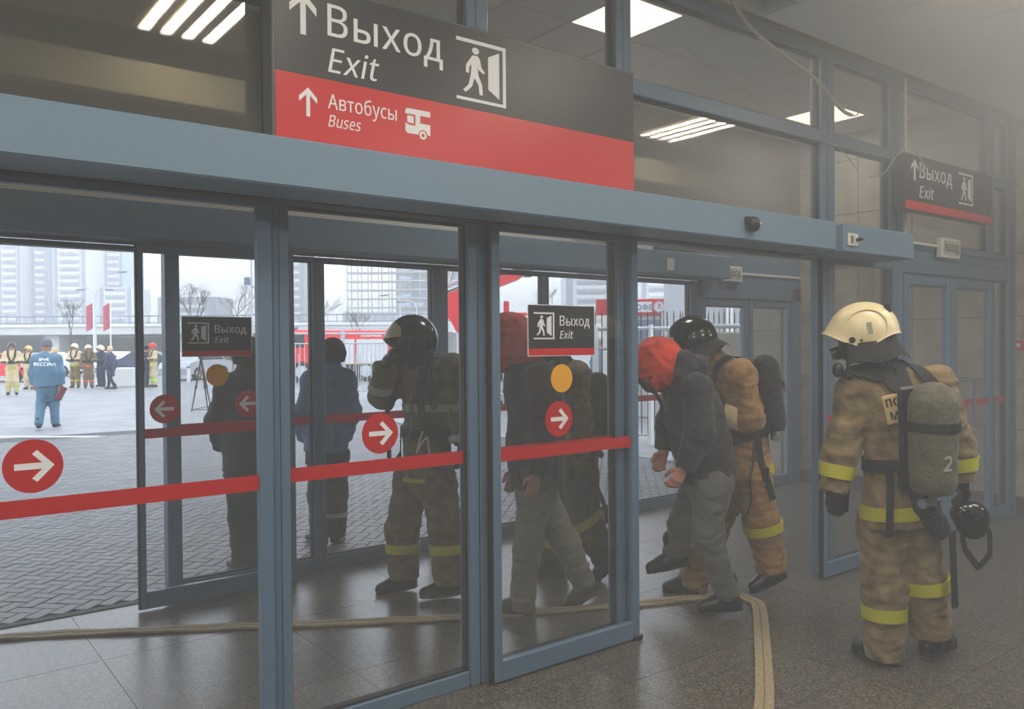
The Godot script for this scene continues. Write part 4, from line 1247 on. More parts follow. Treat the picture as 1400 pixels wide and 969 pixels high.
		var bf := Field.new(bones, maxf(0.008, cell * 0.7), 0.015, [[sole + fd * 0.06, -fu, 0.35]])
		mb = MB.new()
		bf.surface(mb)
		var bo := part(s.get("shoe", "boot"), mb, M[s.get("shoe_mat", "leather")], t)
		if cell < 0.02:
			var so := MB.new()
			var sb := Field.new([[heel - fu * 0.03, sole + fd * 0.08, 0.047 * fs, 0.05 * fs, fu, 2.6], [sole + fd * 0.08, tip - fu * 0.028, 0.05 * fs, 0.043 * fs, fu, 2.6]], 0.008, 0.01, [[sole + fd * 0.06 + fu * 0.002, -fu, 0.35]])
			sb.surface(so)
			part("sole", so, M.rubber, bo)
	return out

# a fireman's helmet: shell, rim, lobes; xf puts its centre at the head's
func helmet(t: Node3D, c: Vector3, hb: Basis, shell: String, crest := "", scale := 1.0, seg := 40, detail := true, deep := false) -> MeshInstance3D:
	var b := MB.new()
	var rows := 12 if detail else 6
	var P := []
	for i in seg + 1:
		var ph := TAU * i / seg
		var cf := cos(ph)
		var sf := absf(sin(ph))
		var tm := 1.78 - 0.36 * pow(maxf(cf, 0.0), 2.0) + 0.04 * pow(maxf(-cf, 0.0), 2.0) + 0.36 * pow(sf, 6.0)
		if deep:
			tm = 2.12 - 0.72 * pow(maxf(cf, 0.0), 1.3) - 0.05 * pow(maxf(-cf, 0.0), 2.0)
		var col := []
		for j in rows + 1:
			var th := tm * j / rows
			var fl := 1.0 + (0.03 if deep else 0.10) * pow(float(j) / rows, 10.0) * (1.0 if cf > 0.2 else 0.7)
			var p := Vector3(sin(th) * sin(ph) * 0.132 * fl, cos(th) * (0.155 if deep else 0.142), sin(th) * cf * 0.162 * fl)
			var ridge := exp(-pow(p.x / 0.022, 2.0)) * 0.007 * smoothstep(0.0, 0.5, 1.0 - th / 2.2)
			p += p.normalized() * ridge
			if cf > 0.5:
				p.z += 0.012 * pow(float(j) / rows, 6.0)
			col.append(c + hb * (p * scale))
		P.append(col)
	var nrm := func(i: int, j: int) -> Vector3:
		var a: Vector3 = P[(i + 1) % seg][j] - P[(i - 1 + seg) % seg][j]
		var d: Vector3 = P[i][mini(j + 1, rows)] - P[i][maxi(j - 1, 0)]
		var m := a.cross(d)
		var away: Vector3 = P[i][j] - c
		if j == 0:
			return hb.y
		m = m.normalized()
		return m if m.dot(away) > 0.0 else -m
	for i in seg:
		for j in rows:
			b.tri3(P[i][j], P[i + 1][j], P[i + 1][j + 1], nrm.call(i, j), nrm.call((i + 1) % seg, j), nrm.call((i + 1) % seg, j + 1))
			b.tri3(P[i][j], P[i + 1][j + 1], P[i][j + 1], nrm.call(i, j), nrm.call((i + 1) % seg, j + 1), nrm.call(i, j + 1))
	var o := part("helmet", b, M[shell], t)
	if detail:
		var rim := []
		for i in seg + 1:
			rim.append(P[i][rows])
		part("rim", MB.new().tube(rim, 0.0045 * scale, 6, false), M[crest if crest else shell], o)
		for sd in [-1, 1]:
			var q: Vector3 = c + hb * (Vector3(0.129 * sd, -0.035, 0.06) * scale)
			part("bolt", MB.new().disc(q + hb.x * sd * (0.003 if deep else 0.0), hb * Vector3(sd, 0.1, 0.35), 0.016, 0.008, 16), M.black_plastic, o)
	return o

# breathing set: back plate, covered cylinder, strap, valve; top and bottom are the ends of the cylinder
func breathing_set(t: Node3D, top: Vector3, bot: Vector3, r: float, fw: Vector3, cover: String, detail := true, number := "", towards := Vector3.BACK) -> void:
	var ax := (top - bot).normalized()
	var q := basis_of(fw, ax)
	var mid := (top + bot) * 0.5
	var L := (top - bot).length()
	var fld := Field.new([[bot + ax * r * 0.7, top - ax * r * 0.9, r * 0.97, r]], maxf(0.011, r * 0.1), 0.012, [[bot + ax * 0.01, -ax, 0.3]])
	var b := MB.new()
	fld.surface(b, fold_small if detail else null, 0.004)
	var cyl := part("air_cylinder", b, M[cover], t)
	b = MB.new().box(mid + fw * (r * 0.9), Vector3(r * 1.9, L * 0.95, 0.03), 0.012, q)
	part("back_plate", b, M.black_plastic, t)
	if detail:
		b = MB.new()
		fld.band(b, mid + ax * L * 0.13, ax, 0.024, 0.005)
		part("cylinder_strap", b, M.strap_black, cyl)
		b = MB.new().box(mid + ax * L * 0.13 - fw * (r + 0.008) , Vector3(0.05, 0.04, 0.012), 0.003, q)
		part("buckle", b, M.black_plastic, cyl)
		b = MB.new().tube([bot + ax * 0.02, bot - ax * 0.05], 0.022, 12).tube([bot - ax * 0.03 - q.x * 0.05, bot - ax * 0.03 + q.x * 0.05], 0.014, 10).tube([bot - ax * 0.03 + q.x * 0.05, bot - ax * 0.03 + q.x * 0.09], 0.024, 10)
		part("valve", b, M.steel, cyl)
	if number:
		b = MB.new()
		var nx := ax.cross(towards).normalized()
		text_on(b, fld, number, 0.075, mid - ax * L * 0.19 - nx * -0.01 + towards * r, nx, ax)
		part("painted_number", b, M.silver_band, cyl)

# lettering laid on a curved surface
func text_on(b: MB, f: Field, words: String, cap: float, at: Vector3, x: Vector3, y: Vector3, bold := true, off := 0.004) -> void:
	var m := MB.new().text(words, cap, Transform3D.IDENTITY, bold, 0.0, 1.0, 0.001)
	for i in m.v.size():
		var p := f.onto(at + x * m.v[i].x + y * m.v[i].y)
		m.v[i] = p + f.grad(p) * (off + m.v[i].z)
		m.n[i] = f.grad(p)
	for i in range(0, m.v.size(), 3):
		b.tri3(m.v[i], m.v[i + 1], m.v[i + 2], m.n[i], m.n[i + 1], m.n[i + 2])

# a patch of cloth laid on a curved surface, half sizes hx, hy
func patch_on(b: MB, f: Field, at: Vector3, x: Vector3, y: Vector3, hx: float, hy: float, off := 0.003, n := 8) -> void:
	var P := []
	var N := []
	for i in n + 1:
		for j in n + 1:
			var p := f.onto(at + x * lerpf(-hx, hx, float(i) / n) + y * lerpf(-hy, hy, float(j) / n))
			N.append(f.grad(p))
			P.append(p + f.grad(p) * off)
	for i in n:
		for j in n:
			var a := i * (n + 1) + j
			b.tri3(P[a], P[a + 1], P[a + n + 2], N[a], N[a + 1], N[a + n + 2])
			b.tri3(P[a], P[a + n + 2], P[a + n + 1], N[a], N[a + n + 2], N[a + n + 1])

func harness(t: Node3D, jf: Field, J: Dictionary, fw: Vector3) -> void:
	var up: Vector3 = (J.nk - J.pv).normalized()
	for e in ["0", "1"]:
		var sd: Vector3 = (J["s" + e] - J.nk)
		sd = (sd - up * sd.dot(up)).normalized()
		var b := MB.new()
		jf.strap(b, [J.ch - fw * 0.2 + sd * 0.05 - up * 0.05, J.ch - fw * 0.19 + sd * 0.07 + up * 0.1, J.nk - up * 0.02 - fw * 0.08 + sd * 0.1, J.nk + up * 0.05 + sd * 0.11, J.nk - up * 0.06 + fw * 0.1 + sd * 0.12, J.ch + fw * 0.2 + sd * 0.12, J.wa + fw * 0.15 + sd * 0.17 + up * 0.03, J.wa + sd * 0.22], 0.055)
		part("shoulder_strap", b, M.strap_black, t)
	var b := MB.new()
	jf.band(b, J.wa, up, 0.033, 0.008, 44)
	part("waist_belt", b, M.strap_black, t)

# a length of hanging webbing or hose
func hang(t: Node3D, called: String, pts: Array, width: float, m: String, round := false, face := Vector3.BACK) -> MeshInstance3D:
	var cu := Curve3D.new()
	for i in pts.size():
		var d: Vector3 = ((pts[mini(i + 1, pts.size() - 1)] as Vector3) - (pts[maxi(i - 1, 0)] as Vector3)) / 6.0
		cu.add_point(pts[i], -d, d)
	var n := maxi(4, int(cu.get_baked_length() / 0.025))
	var P := []
	var N := []
	for i in n + 1:
		P.append(cu.sample_baked(cu.get_baked_length() * i / n))
		N.append(face)
	var b := MB.new()
	if round:
		b.tube(P, width, 8)
	else:
		Field.ribbon(b, P, N, width, 0.0, 0.005)
	return part(called, b, M[m], t)

func glove(t: Node3D, w: Vector3, h: Vector3, palm: Vector3, thumb: Vector3, curl: float, fore: Vector3, called := "glove") -> void:
	var b := MB.new()
	var d := (h - w).normalized()
	var fat := 1.32
	var bones := hand_bones(w + d * 0.005, d, palm, thumb, curl, fat)
	bones.append([w - (w - fore).normalized() * 0.07, w + d * 0.02, 0.055, 0.04, palm.normalized(), 1.25])
	Field.new(bones, 0.0062, 0.006).surface(b)
	part(called, b, M.leather, t)

func leg_bands(t: Node3D, tf: Field, J: Dictionary, share: Array, m := "lime_band", half := 0.027) -> void:
	for e in 2:
		var b := MB.new()
		var k: Vector3 = J["k%d" % e]
		var a: Vector3 = J["a%d" % e]
		tf.band(b, k.lerp(a, share[e]), (a - k), half, 0.006, 36, t.get_meta("leg_r", 0.135))
		part("reflective_band", b, M[m], t)

func sleeve_band(t: Node3D, jf: Field, J: Dictionary, e: int, share: float, m := "lime_band", half := 0.026) -> void:
	var b := MB.new()
	var k: Vector3 = J["e%d" % e]
	var a: Vector3 = J["w%d" % e]
	jf.band(b, k.lerp(a, share), (a - k), half, 0.006, 36, t.get_meta("arm_r", 0.115))
	part("reflective_band", b, M[m], t)

func hem_band(t: Node3D, jf: Field, J: Dictionary, below: float, m := "lime_band", half := 0.026) -> void:
	var up: Vector3 = (J.nk - J.pv).normalized()
	var b := MB.new()
	jf.band(b, J.pv - up * below, up, half, 0.006, 48)
	part("reflective_band", b, M[m], t)

# the black cloth skirt hanging from the back of a helmet
func neck_flap(t: Node3D, c: Vector3, hb: Basis, length := 0.12, flare := 0.06) -> void:
	var b := MB.new()
	var seg := 26
	var P := []
	for i in seg + 1:
		var ph := lerpf(0.32, 1.68, float(i) / seg) * PI
		var d := Vector3(sin(ph) * 0.125, 0, cos(ph) * 0.15)
		var col := []
		for j in 5:
			var s := j / 4.0
			var w := 1.0 + flare / 0.13 * s + 0.05 * s * sin(i * 1.3)
			col.append(c + hb * (d * w + Vector3(0, -0.02 - length * s + 0.012 * s * sin(i * 0.9), 0)))
		P.append(col)
	for i in seg:
		for j in 4:
			b.flat(P[i][j], P[i + 1][j], P[i + 1][j + 1], P[i][j + 1], c)
	part("neck_flap", b, M.black_cloth, t)

func face_mask(t: Node3D, c: Vector3, hb: Basis) -> void:
	var L := func(x: float, y: float, z: float) -> Vector3:
		return c + hb * Vector3(x, y, z)
	var b := MB.new()
	Field.new([[L.call(0, -0.055, 0.075), L.call(0, -0.085, 0.095), 0.062, 0.045], [L.call(-0.05, -0.02, 0.06), L.call(0.05, -0.02, 0.06), 0.05, 0.05], [L.call(0, -0.1, 0.02), L.call(0, -0.06, 0.06), 0.06, 0.05]], 0.008, 0.012).surface(b)
	var m := part("face_mask", b, M.rubber, t)
	b = MB.new().ball(L.call(0, 0.0, 0.05), Vector3(0.096, 0.07, 0.088), hb, 20)
	part("visor", b, M.visor, m, "clear visor of the mask")
	b = MB.new().tube([L.call(0, -0.075, 0.11), L.call(0, -0.085, 0.175)], [0.036, 0.032], 14).tube([L.call(0.03, -0.085, 0.14), L.call(0.075, -0.1, 0.14)], 0.018, 10)
	part("regulator", b, M.rubber, m)

const RT := Vector3(0.792, 0, 0.611)    # to the right across the view
const FW := Vector3(0.611, 0, -0.792)   # away into the view

func tilt(b: Basis, down: float, side := 0.0) -> Basis:
	return Basis(b.x, down) * (Basis(b.z, side) * b)

func pose(called: String) -> Dictionary:
	return (POSES[called] as Dictionary).duplicate()

func people() -> void:
	clothes_materials()
	fold_big = noise(1.0, FastNoiseLite.TYPE_SIMPLEX_SMOOTH, 2, 21)
	fold_big.frequency = 3.4
	fold_small = noise(1.0, FastNoiseLite.TYPE_SIMPLEX_SMOOTH, 2, 22)
	fold_small.frequency = 14.0
	masked_fireman()
	hooded_pair_first()
	hooded_pair_second()
	foreground_fireman()
	waiting_men()
	plaza_people()

const FIRE := {"torso": 0.205, "arm": [0.102, 0.092, 0.08], "leg": [0.132, 0.118, 0.108], "flat": 1.38, "jacket": "fire_tan", "trousers": "fire_tan", "collar": 0.06, "hem": 0.1}

func fire(over: Dictionary) -> Dictionary:
	var s: Dictionary = FIRE.duplicate()
	s.merge(over, true)
	return s

func masked_fireman() -> void:
	var J := pose("masked")
	var t := thing("person", "fireman in black helmet and face mask behind the glass, gloved hand raised to the mask", "person", Vector3.ZERO, 0, "firemen by the doors")
	var fw := (-RT * 0.78 - FW * 0.62).normalized()
	var hf := (-RT * 0.93 - FW * 0.36).normalized()
	var hb := tilt(basis_of(hf), 0.1)
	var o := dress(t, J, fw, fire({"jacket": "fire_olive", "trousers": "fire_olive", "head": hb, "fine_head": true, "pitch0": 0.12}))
	helmet(t, J.hd + Vector3.UP * 0.005, hb, "helmet_black", "rubber", 1.1, 40, true, true)
	brow_band(t, J.hd + Vector3.UP * 0.005, hb, 1.09)
	face_mask(t, J.hd, hb)
	balaclava(t, J, hb)
	# hinged face shield in front of the mask
	var b := MB.new()
	for i in 12:
		var q := []
		for d in [[0, 0], [1, 0], [1, 1], [0, 1]]:
			var ph: float = lerpf(-0.75, 0.75, (i + d[0]) / 12.0)
			q.append(J.hd + hb * Vector3(sin(ph) * 0.14, 0.035 - 0.135 * d[1], cos(ph) * 0.172 - 0.01 * d[1]))
		b.flat(q[0], q[1], q[2], q[3], J.hd)
	part("face_shield", b, M.clear_glass, t, "clear lowered face shield")
	breathing_set(t, Vector3(3.377, 1.70, -1.386), Vector3(3.381, 1.10, -1.373), 0.095, fw, "black_cloth")
	harness(t, o.jf, J, fw)
	var up: Vector3 = (J.nk - J.pv).normalized()
	b = MB.new()
	o.jf.band(b, J.ch.lerp(J.wa, 0.32), up, 0.026, 0.007, 48)
	part("reflective_band", b, M.silver_band, t, "pale band across the chest")
	hem_band(t, o.jf, J, 0.075)
	sleeve_band(t, o.jf, J, 0, 0.3, "silver_band", 0.024)
	sleeve_band(t, o.jf, J, 1, 0.86, "silver_band", 0.022)
	leg_bands(t, o.tf, J, [0.38, 0.36], "lime_band", 0.032)
	glove(t, J.w0, J.h0, -hf + RT * 0.9, -FW + Vector3.UP * 0.3, 0.75, J.e0)
	glove(t, J.w1, J.h1, -RT, fw, 0.5, J.e1)
	b = MB.new().box(Vector3(2.895, 1.42, -1.235), Vector3(0.05, 0.12, 0.035), 0.01, basis_of(fw))
	b.tube([Vector3(2.90, 1.48, -1.24), Vector3(2.905, 1.55, -1.25)], 0.006, 6)
	part("radio", b, M.black_plastic, t)
	hang(t, "radio_lead", [Vector3(2.913, 1.37, -1.225), Vector3(2.93, 1.30, -1.21), Vector3(2.90, 1.27, -1.22), Vector3(2.88, 1.36, -1.235)], 0.006, "rubber", true)
	hang(t, "rope_loop", [Vector3(2.86, 1.13, -1.285), Vector3(2.825, 1.06, -1.275), Vector3(2.80, 0.985, -1.27), Vector3(2.83, 1.05, -1.26), Vector3(2.875, 1.10, -1.25), Vector3(2.88, 1.03, -1.245), Vector3(2.885, 0.97, -1.24)], 0.006, "white_plastic", true)
	for sd in [-1.0, 1.0]:
		b = MB.new()
		o.jf.strap(b, [J.ch + fw * 0.2 + hb.x * 0.05 * sd + up * 0.02, J.ch + fw * 0.2 + hb.x * 0.06 * sd - up * 0.06], 0.03)
		part("pen_pocket", b, M.fire_tan, t)

# black hood under the helmet, down to the collar
func balaclava(t: Node3D, J: Dictionary, hb: Basis) -> void:
	var b := MB.new()
	Field.new([[J.hd - hb.z * 0.02, J.hd - hb.z * 0.02 - hb.y * 0.06, 0.105, 0.098], [J.hd - hb.y * 0.07, J.nk, 0.09, 0.105]], 0.012, 0.02).surface(b, fold_small, 0.005)
	part("fire_hood", b, M.black_cloth, t)

func brow_band(t: Node3D, c: Vector3, hb: Basis, sc: float) -> void:
	var b := MB.new()
	var P := []
	for i in 17:
		var ph := lerpf(-1.0, 1.0, i / 16.0)
		var col := []
		for j in 7:
			var th := lerpf(0.55 + 0.45 * ph * ph, 1.36, j / 6.0)
			col.append(c + hb * (Vector3(sin(th) * sin(ph) * 0.140, cos(th) * 0.150, sin(th) * cos(ph) * 0.176 + 0.004) * sc))
		P.append(col)
	for i in 16:
		for j in 6:
			b.flat(P[i][j], P[i + 1][j], P[i + 1][j + 1], P[i][j + 1], c)
	part("brow_plate", b, M.helmet_cream, t, "cream plate on the brow of the helmet")

func rescue_hood(t: Node3D, a: Vector3, low: Vector3, nape: Vector3, r: float, m: String, chin: Vector3) -> void:
	var b := MB.new()
	var dir := (a - low).normalized()
	var fd := Field.new([[a + RT * 0.03, a - RT * 0.03, r, r * 0.93], [a, low, r * 0.9, r * 0.5], [low, chin, r * 0.5, r * 0.36], [a, nape, r * 0.85, r * 0.82]], 0.011, 0.03)
	fd.surface(b, fold_big, 0.012)
	var h := part("rescue_hood", b, M[m], t, "red cloth rescue hood over the head")
	b = MB.new()
	fd.strap(b, [a + dir * r - RT * 0.12, a + dir * r, a + dir * r * 0.9 + RT * 0.12, nape + Vector3.UP * r], 0.012, 0.0, 0.004)
	part("seam", b, M[m], h)
	b = MB.new()
	Field.new([[chin - RT * 0.05 + Vector3.UP * 0.05, chin - RT * 0.02 - Vector3.UP * 0.0, 0.05, 0.035], [chin - RT * 0.02, chin + RT * 0.06 - Vector3.UP * 0.015, 0.03, 0.025]], 0.008, 0.01).surface(b)
	part("breathing_mask", b, M.rubber, t)

func hooded_pair_first() -> void:
	var J := pose("hooded_first")
	var t := thing("person", "man under a red rescue hood seen through the door leaf with the yellow disc", "person", Vector3.ZERO, 0, "evacuees under red hoods")
	var fw := -RT
	var hb := tilt(basis_of(fw), 0.6)
	var s := {"torso": 0.225, "flat": 1.22, "arm": [0.088, 0.08, 0.062], "leg": [0.118, 0.092, 0.082], "jacket": "dark_jacket", "trousers": "beige_pants", "shoe": "shoe", "hem": 0.06, "head": hb, "hands": "bare", "palm": [-FW, FW], "thumb": [-RT, -RT], "curl": 0.4, "skirt": 0.98, "pitch0": 0.55}
	var o := dress(t, J, fw, s)
	rescue_hood(t, Vector3(3.185, 1.755, -0.775), Vector3(3.129, 1.63, -0.779), Vector3(3.26, 1.63, -0.667), 0.135, "hood_red", Vector3(3.10, 1.56, -0.77))
	hang(t, "breathing_hose", [Vector3(3.06, 1.57, -0.80), Vector3(3.0, 1.616, -0.80), Vector3(2.985, 1.684, -0.80), Vector3(2.97, 1.75, -0.80)], 0.012, "rubber", true)
	# his helper
	J = pose("helper_first")
	t = thing("person", "fireman with a black air cylinder holding the man behind the yellow disc", "person", Vector3.ZERO, 0, "firemen by the doors")
	hb = tilt(basis_of((-RT + FW * 0.2).normalized()), 0.35)
	o = dress(t, J, fw, fire({"torso": 0.19, "jacket": "fire_tan", "trousers": "black_cloth", "head": hb, "pitch1": 0.75}))
	helmet(t, J.hd, hb, "helmet_black", "rubber")
	neck_flap(t, J.hd, hb, 0.13, 0.06)
	face_mask(t, J.hd, hb)
	breathing_set(t, Vector3(4.045, 1.494, -0.854), Vector3(4.05, 0.953, -0.845), 0.098, fw, "black_cloth")
	harness(t, o.jf, J, fw)
	leg_bands(t, o.tf, J, [0.3, -0.12], "lime_band", 0.03)
	sleeve_band(t, o.jf, J, 1, 0.8, "silver_band", 0.022)
	glove(t, J.w0, J.h0, FW, Vector3.UP, 0.6, J.e0)
	glove(t, J.w1, J.h1, FW, Vector3.UP, 0.6, J.e1)
	hang(t, "air_hose", [Vector3(3.955, 0.985, -0.81), Vector3(3.944, 0.90, -0.80), Vector3(3.962, 0.725, -0.793), Vector3(4.016, 0.556, -0.749), Vector3(4.023, 0.449, -0.742)], 0.016, "rubber", true)
	hang(t, "hanging_strap", [Vector3(3.94, 1.0, -0.80), Vector3(3.935, 0.85, -0.79), Vector3(3.95, 0.74, -0.78)], 0.035, "strap_black", false, -FW)

func hooded_pair_second() -> void:
	var J := pose("hooded_second")
	var t := thing("person", "stooping man under an orange red hood and dark grey jacket in the open doorway", "person", Vector3.ZERO, 0, "evacuees under red hoods")
	var fw := (-RT * 0.98 + FW * 0.05 - Vector3.UP * 0.15).normalized()
	var hb := tilt(basis_of(-RT), 0.75)
	var s := {"torso": 0.215, "flat": 1.15, "arm": [0.084, 0.086, 0.066], "leg": [0.122, 0.096, 0.078], "jacket": "charcoal", "trousers": "gray_pants", "shoe": "shoe", "hem": 0.035, "head": hb, "hands": "bare", "palm": [-FW, FW], "thumb": [-RT, -RT], "curl": 0.55, "skirt": 0.9, "pitch0": 0.2, "hand_cell": 0.0042, "fold": 0.010}
	var o := dress(t, J, fw, s)
	rescue_hood(t, Vector3(3.912, 1.598, -0.165), Vector3(3.872, 1.50, -0.18), Vector3(3.965, 1.535, -0.11), 0.125, "hood_red", Vector3(3.875, 1.43, -0.175))
	hang(t, "breathing_hose", [Vector3(3.85, 1.44, -0.15), Vector3(3.80, 1.50, -0.12), Vector3(3.765, 1.47, -0.12), Vector3(3.804, 1.405, -0.09), Vector3(3.847, 1.33, -0.075), Vector3(3.87, 1.24, -0.08)], 0.011, "rubber", true)
	# jacket hood folded on the nape
	var b := MB.new()
	Field.new([[Vector3(3.90, 1.50, 0.02), Vector3(3.98, 1.585, -0.0), 0.04, 0.062], [Vector3(3.98, 1.585, -0.0), Vector3(4.10, 1.555, 0.0), 0.062, 0.066], [Vector3(4.10, 1.555, 0.0), Vector3(4.12, 1.56, -0.16), 0.062, 0.06], [Vector3(4.12, 1.56, -0.16), Vector3(3.97, 1.56, -0.25), 0.06, 0.045], [Vector3(4.10, 1.53, -0.05), Vector3(4.17, 1.43, 0.0), 0.06, 0.045]], 0.011, 0.025).surface(b, fold_big, 0.012)
	part("jacket_hood", b, M.charcoal, o.jacket)
	# helper
	J = pose("helper_second")
	t = thing("person", "fireman in glossy black helmet supporting the man in the orange red hood", "person", Vector3.ZERO, 0, "firemen by the doors")
	var f2 := (-RT * 0.97 + FW * 0.1).normalized()
	hb = tilt(basis_of((-RT + FW * 0.3).normalized()), 0.45)
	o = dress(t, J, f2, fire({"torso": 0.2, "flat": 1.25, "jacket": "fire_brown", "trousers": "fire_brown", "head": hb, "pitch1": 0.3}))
	helmet(t, J.hd + Vector3.UP * 0.01, hb, "helmet_black", "rubber", 1.06, 40, true, true)
	brow_band(t, J.hd + Vector3.UP * 0.0, hb, 1.02)
	neck_flap(t, J.hd + Vector3.UP * 0.0, hb, 0.10, 0.06)
	face_mask(t, J.hd, hb)
	breathing_set(t, Vector3(4.69, 1.615, 0.066), Vector3(4.734, 1.10, 0.114), 0.098, f2, "black_cloth")
	harness(t, o.jf, J, f2)
	leg_bands(t, o.tf, J, [0.3, 0.08], "lime_band", 0.032)
	hem_band(t, o.jf, J, 0.06, "lime_band", 0.03)
	sleeve_band(t, o.jf, J, 1, 0.6, "pale_tan", 0.045)
	glove(t, J.w1, J.h1, FW, Vector3.UP, 0.6, J.e1)
	glove(t, J.w0, J.h0, FW, Vector3.UP, 0.6, J.e0)
	hang(t, "hanging_strap", [Vector3(4.575, 1.12, 0.10), Vector3(4.57, 1.0, 0.12), Vector3(4.581, 0.906, 0.13), Vector3(4.614, 0.776, 0.16), Vector3(4.64, 0.67, 0.175)], 0.042, "strap_black", false, -FW)
	b = MB.new().box(Vector3(4.592, 0.84, 0.15), Vector3(0.05, 0.1, 0.025), 0.006, basis_of(-FW))
	part("strap_buckle", b, M.black_plastic, t)
	hang(t, "air_hose", [Vector3(4.57, 1.10, 0.09), Vector3(4.52, 0.92, 0.11), Vector3(4.45, 0.82, 0.13), Vector3(4.46, 0.68, 0.14), Vector3(4.44, 0.6, 0.12)], 0.009, "rubber", true)

func foreground_fireman() -> void:
	var J := pose("foreground")
	var t := thing("person", "fireman in a cream helmet seen from behind, olive air cylinder numbered 2", "person", Vector3.ZERO, 0, "firemen by the doors")
	var fw := (FW * 0.86 - RT * 0.5).normalized()
	var up: Vector3 = (J.nk - J.pv).normalized()
	var hb := tilt(basis_of((-RT * 0.93 + FW * 0.36).normalized()), 0.16)
	var o := dress(t, J, fw, fire({"torso": 0.203, "soft": 0.017, "sleeve": 0.02, "arm": [0.1, 0.09, 0.072], "leg": [0.122, 0.112, 0.104], "head": hb, "cell": 0.012, "skirt": 1.2, "fold": 0.011, "cuff": 0.045, "cuff1": -0.015}))
	var hc: Vector3 = J.hd + Vector3.UP * 0.012
	var h := helmet(t, hc, hb, "helmet_white", "", 1.05, 56)
	var b := MB.new()
	# raised moulding over the side, reflective tag, small bolts
	for sd in [-1, 1]:
		var pts := []
		for i in 15:
			var a := lerpf(-0.9, 2.5, i / 14.0)
			var p := Vector3(0, 0.02 + sin(a) * 0.085, -0.015 - cos(a) * 0.095)
			p.x = sd * 0.134 * sqrt(maxf(0.05, 1.0 - pow(p.y / 0.15, 2) - pow(p.z / 0.17, 2)))
			pts.append(hc + hb * (p * 1.05))
		part("moulding", MB.new().tube(pts, 0.005, 6), M.helmet_white, h)
		part("reflective_tag", MB.new().box(hc + hb * Vector3(0.137 * sd, 0.012, -0.03), Vector3(0.006, 0.06, 0.024), 0.002, hb), M.silver_band, h)
		part("bolt", MB.new().disc(hc + hb * Vector3(0.137 * sd, -0.045, 0.02), hb.x * sd, 0.007, 0.006, 12), M.black_plastic, h)
	part("lamp_clip", MB.new().box(hc + hb * Vector3(0.02, 0.10, -0.135), Vector3(0.03, 0.05, 0.03), 0.005, hb), M.black_plastic, h)
	face_mask(t, J.hd, hb)
	neck_flap(t, J.hd + Vector3.UP * 0.0, hb, 0.13, 0.045)
	breathing_set(t, Vector3(4.144, 1.49, 1.446), Vector3(4.175, 0.93, 1.427), 0.117, fw, "cylinder_cover", true, "2", (-FW * 0.97 - RT * 0.18).normalized())
	harness(t, o.jf, J, fw)
	# broad webbing across the left shoulder and the back
	b = MB.new()
	o.jf.strap(b, [Vector3(3.982, 1.55, 1.041), Vector3(4.02, 1.60, 1.08), Vector3(4.07, 1.60, 1.17), Vector3(4.12, 1.53, 1.25), Vector3(4.15, 1.44, 1.30)], 0.075, 0.008, 0.012)
	part("padded_strap", b, M.strap_black, t)
	b = MB.new()
	o.jf.strap(b, [Vector3(4.03, 1.62, 1.10), Vector3(4.12, 1.60, 1.24), Vector3(4.18, 1.52, 1.33)], 0.04, 0.006, 0.008)
	part("padded_strap", b, M.strap_black, t)
	b = MB.new()
	o.jf.strap(b, [Vector3(4.17, 1.62, 1.2), Vector3(4.18, 1.57, 1.30), Vector3(4.19, 1.48, 1.36)], 0.07, 0.008, 0.012)
	part("padded_strap", b, M.strap_black, t)
	part("strap_sensor", MB.new().ball(Vector3(3.975, 1.555, 1.035), Vector3(0.03, 0.04, 0.03)), M.black_plastic, t)
	# cloth patch with the lettering that shows beside the strap
	var px := (RT * 0.97 + Vector3.UP * 0.2).normalized()
	var py := (Vector3.UP * 0.97 - RT * 0.2).normalized()
	var pc: Vector3 = o.jf.onto(Vector3(4.118, 1.362, 1.278))
	var pn: Vector3 = (o.jf.grad(pc) * 0.6 - FW * 0.6).normalized()
	py = (py - pn * py.dot(pn)).normalized()
	px = py.cross(pn)
	pc += pn * 0.014
	var pq := Basis(px, py, pn)
	var pt := part("name_patch", MB.new().box(pc - pn * 0.008, Vector3(0.13, 0.15, 0.018), 0.005, pq), M.tan_patch, t)
	b = MB.new().text("ПО", 0.042, Transform3D(pq, pc + pn * 0.002 - px * 0.058 + py * 0.034), true, 0.0, 0.95)
	b.text("МЧ", 0.042, Transform3D(pq, pc + pn * 0.002 - px * 0.05 - py * 0.034), true, 0.0, 0.95)
	part("lettering", b, M.black_plastic, pt)
	# bands
	sleeve_band(t, o.jf, J, 0, 0.5, "lime_band", 0.036)
	sleeve_band(t, o.jf, J, 1, 0.5, "lime_band", 0.036)
	hem_band(t, o.jf, J, 0.015, "lime_band", 0.034)
	leg_bands(t, o.tf, J, [0.40, 0.02], "lime_band", 0.034)
	glove(t, J.w0, J.h0, RT + FW * 0.3, -RT * 0.3 + FW, 0.5, J.e0)
	glove(t, J.w1, J.h1, -RT, FW, 0.6, J.e1)
	# belt ends and pouch
	hang(t, "hanging_strap", [Vector3(4.064, 1.06, 1.255), Vector3(4.05, 0.98, 1.275), Vector3(4.023, 0.878, 1.285), Vector3(4.018, 0.715, 1.285)], 0.055, "strap_black", false, -fw)
	b = MB.new()
	Field.new([[Vector3(4.14, 1.04, 1.33), Vector3(4.13, 0.98, 1.32), 0.06, 0.05], [Vector3(4.217, 0.867, 1.37), Vector3(4.30, 0.74, 1.40), 0.065, 0.06], [Vector3(4.217, 0.90, 1.36), Vector3(4.20, 0.98, 1.36), 0.055, 0.045]], 0.012, 0.02).surface(b, fold_small, 0.008)
	part("tool_pouch", b, M.black_cloth, t)
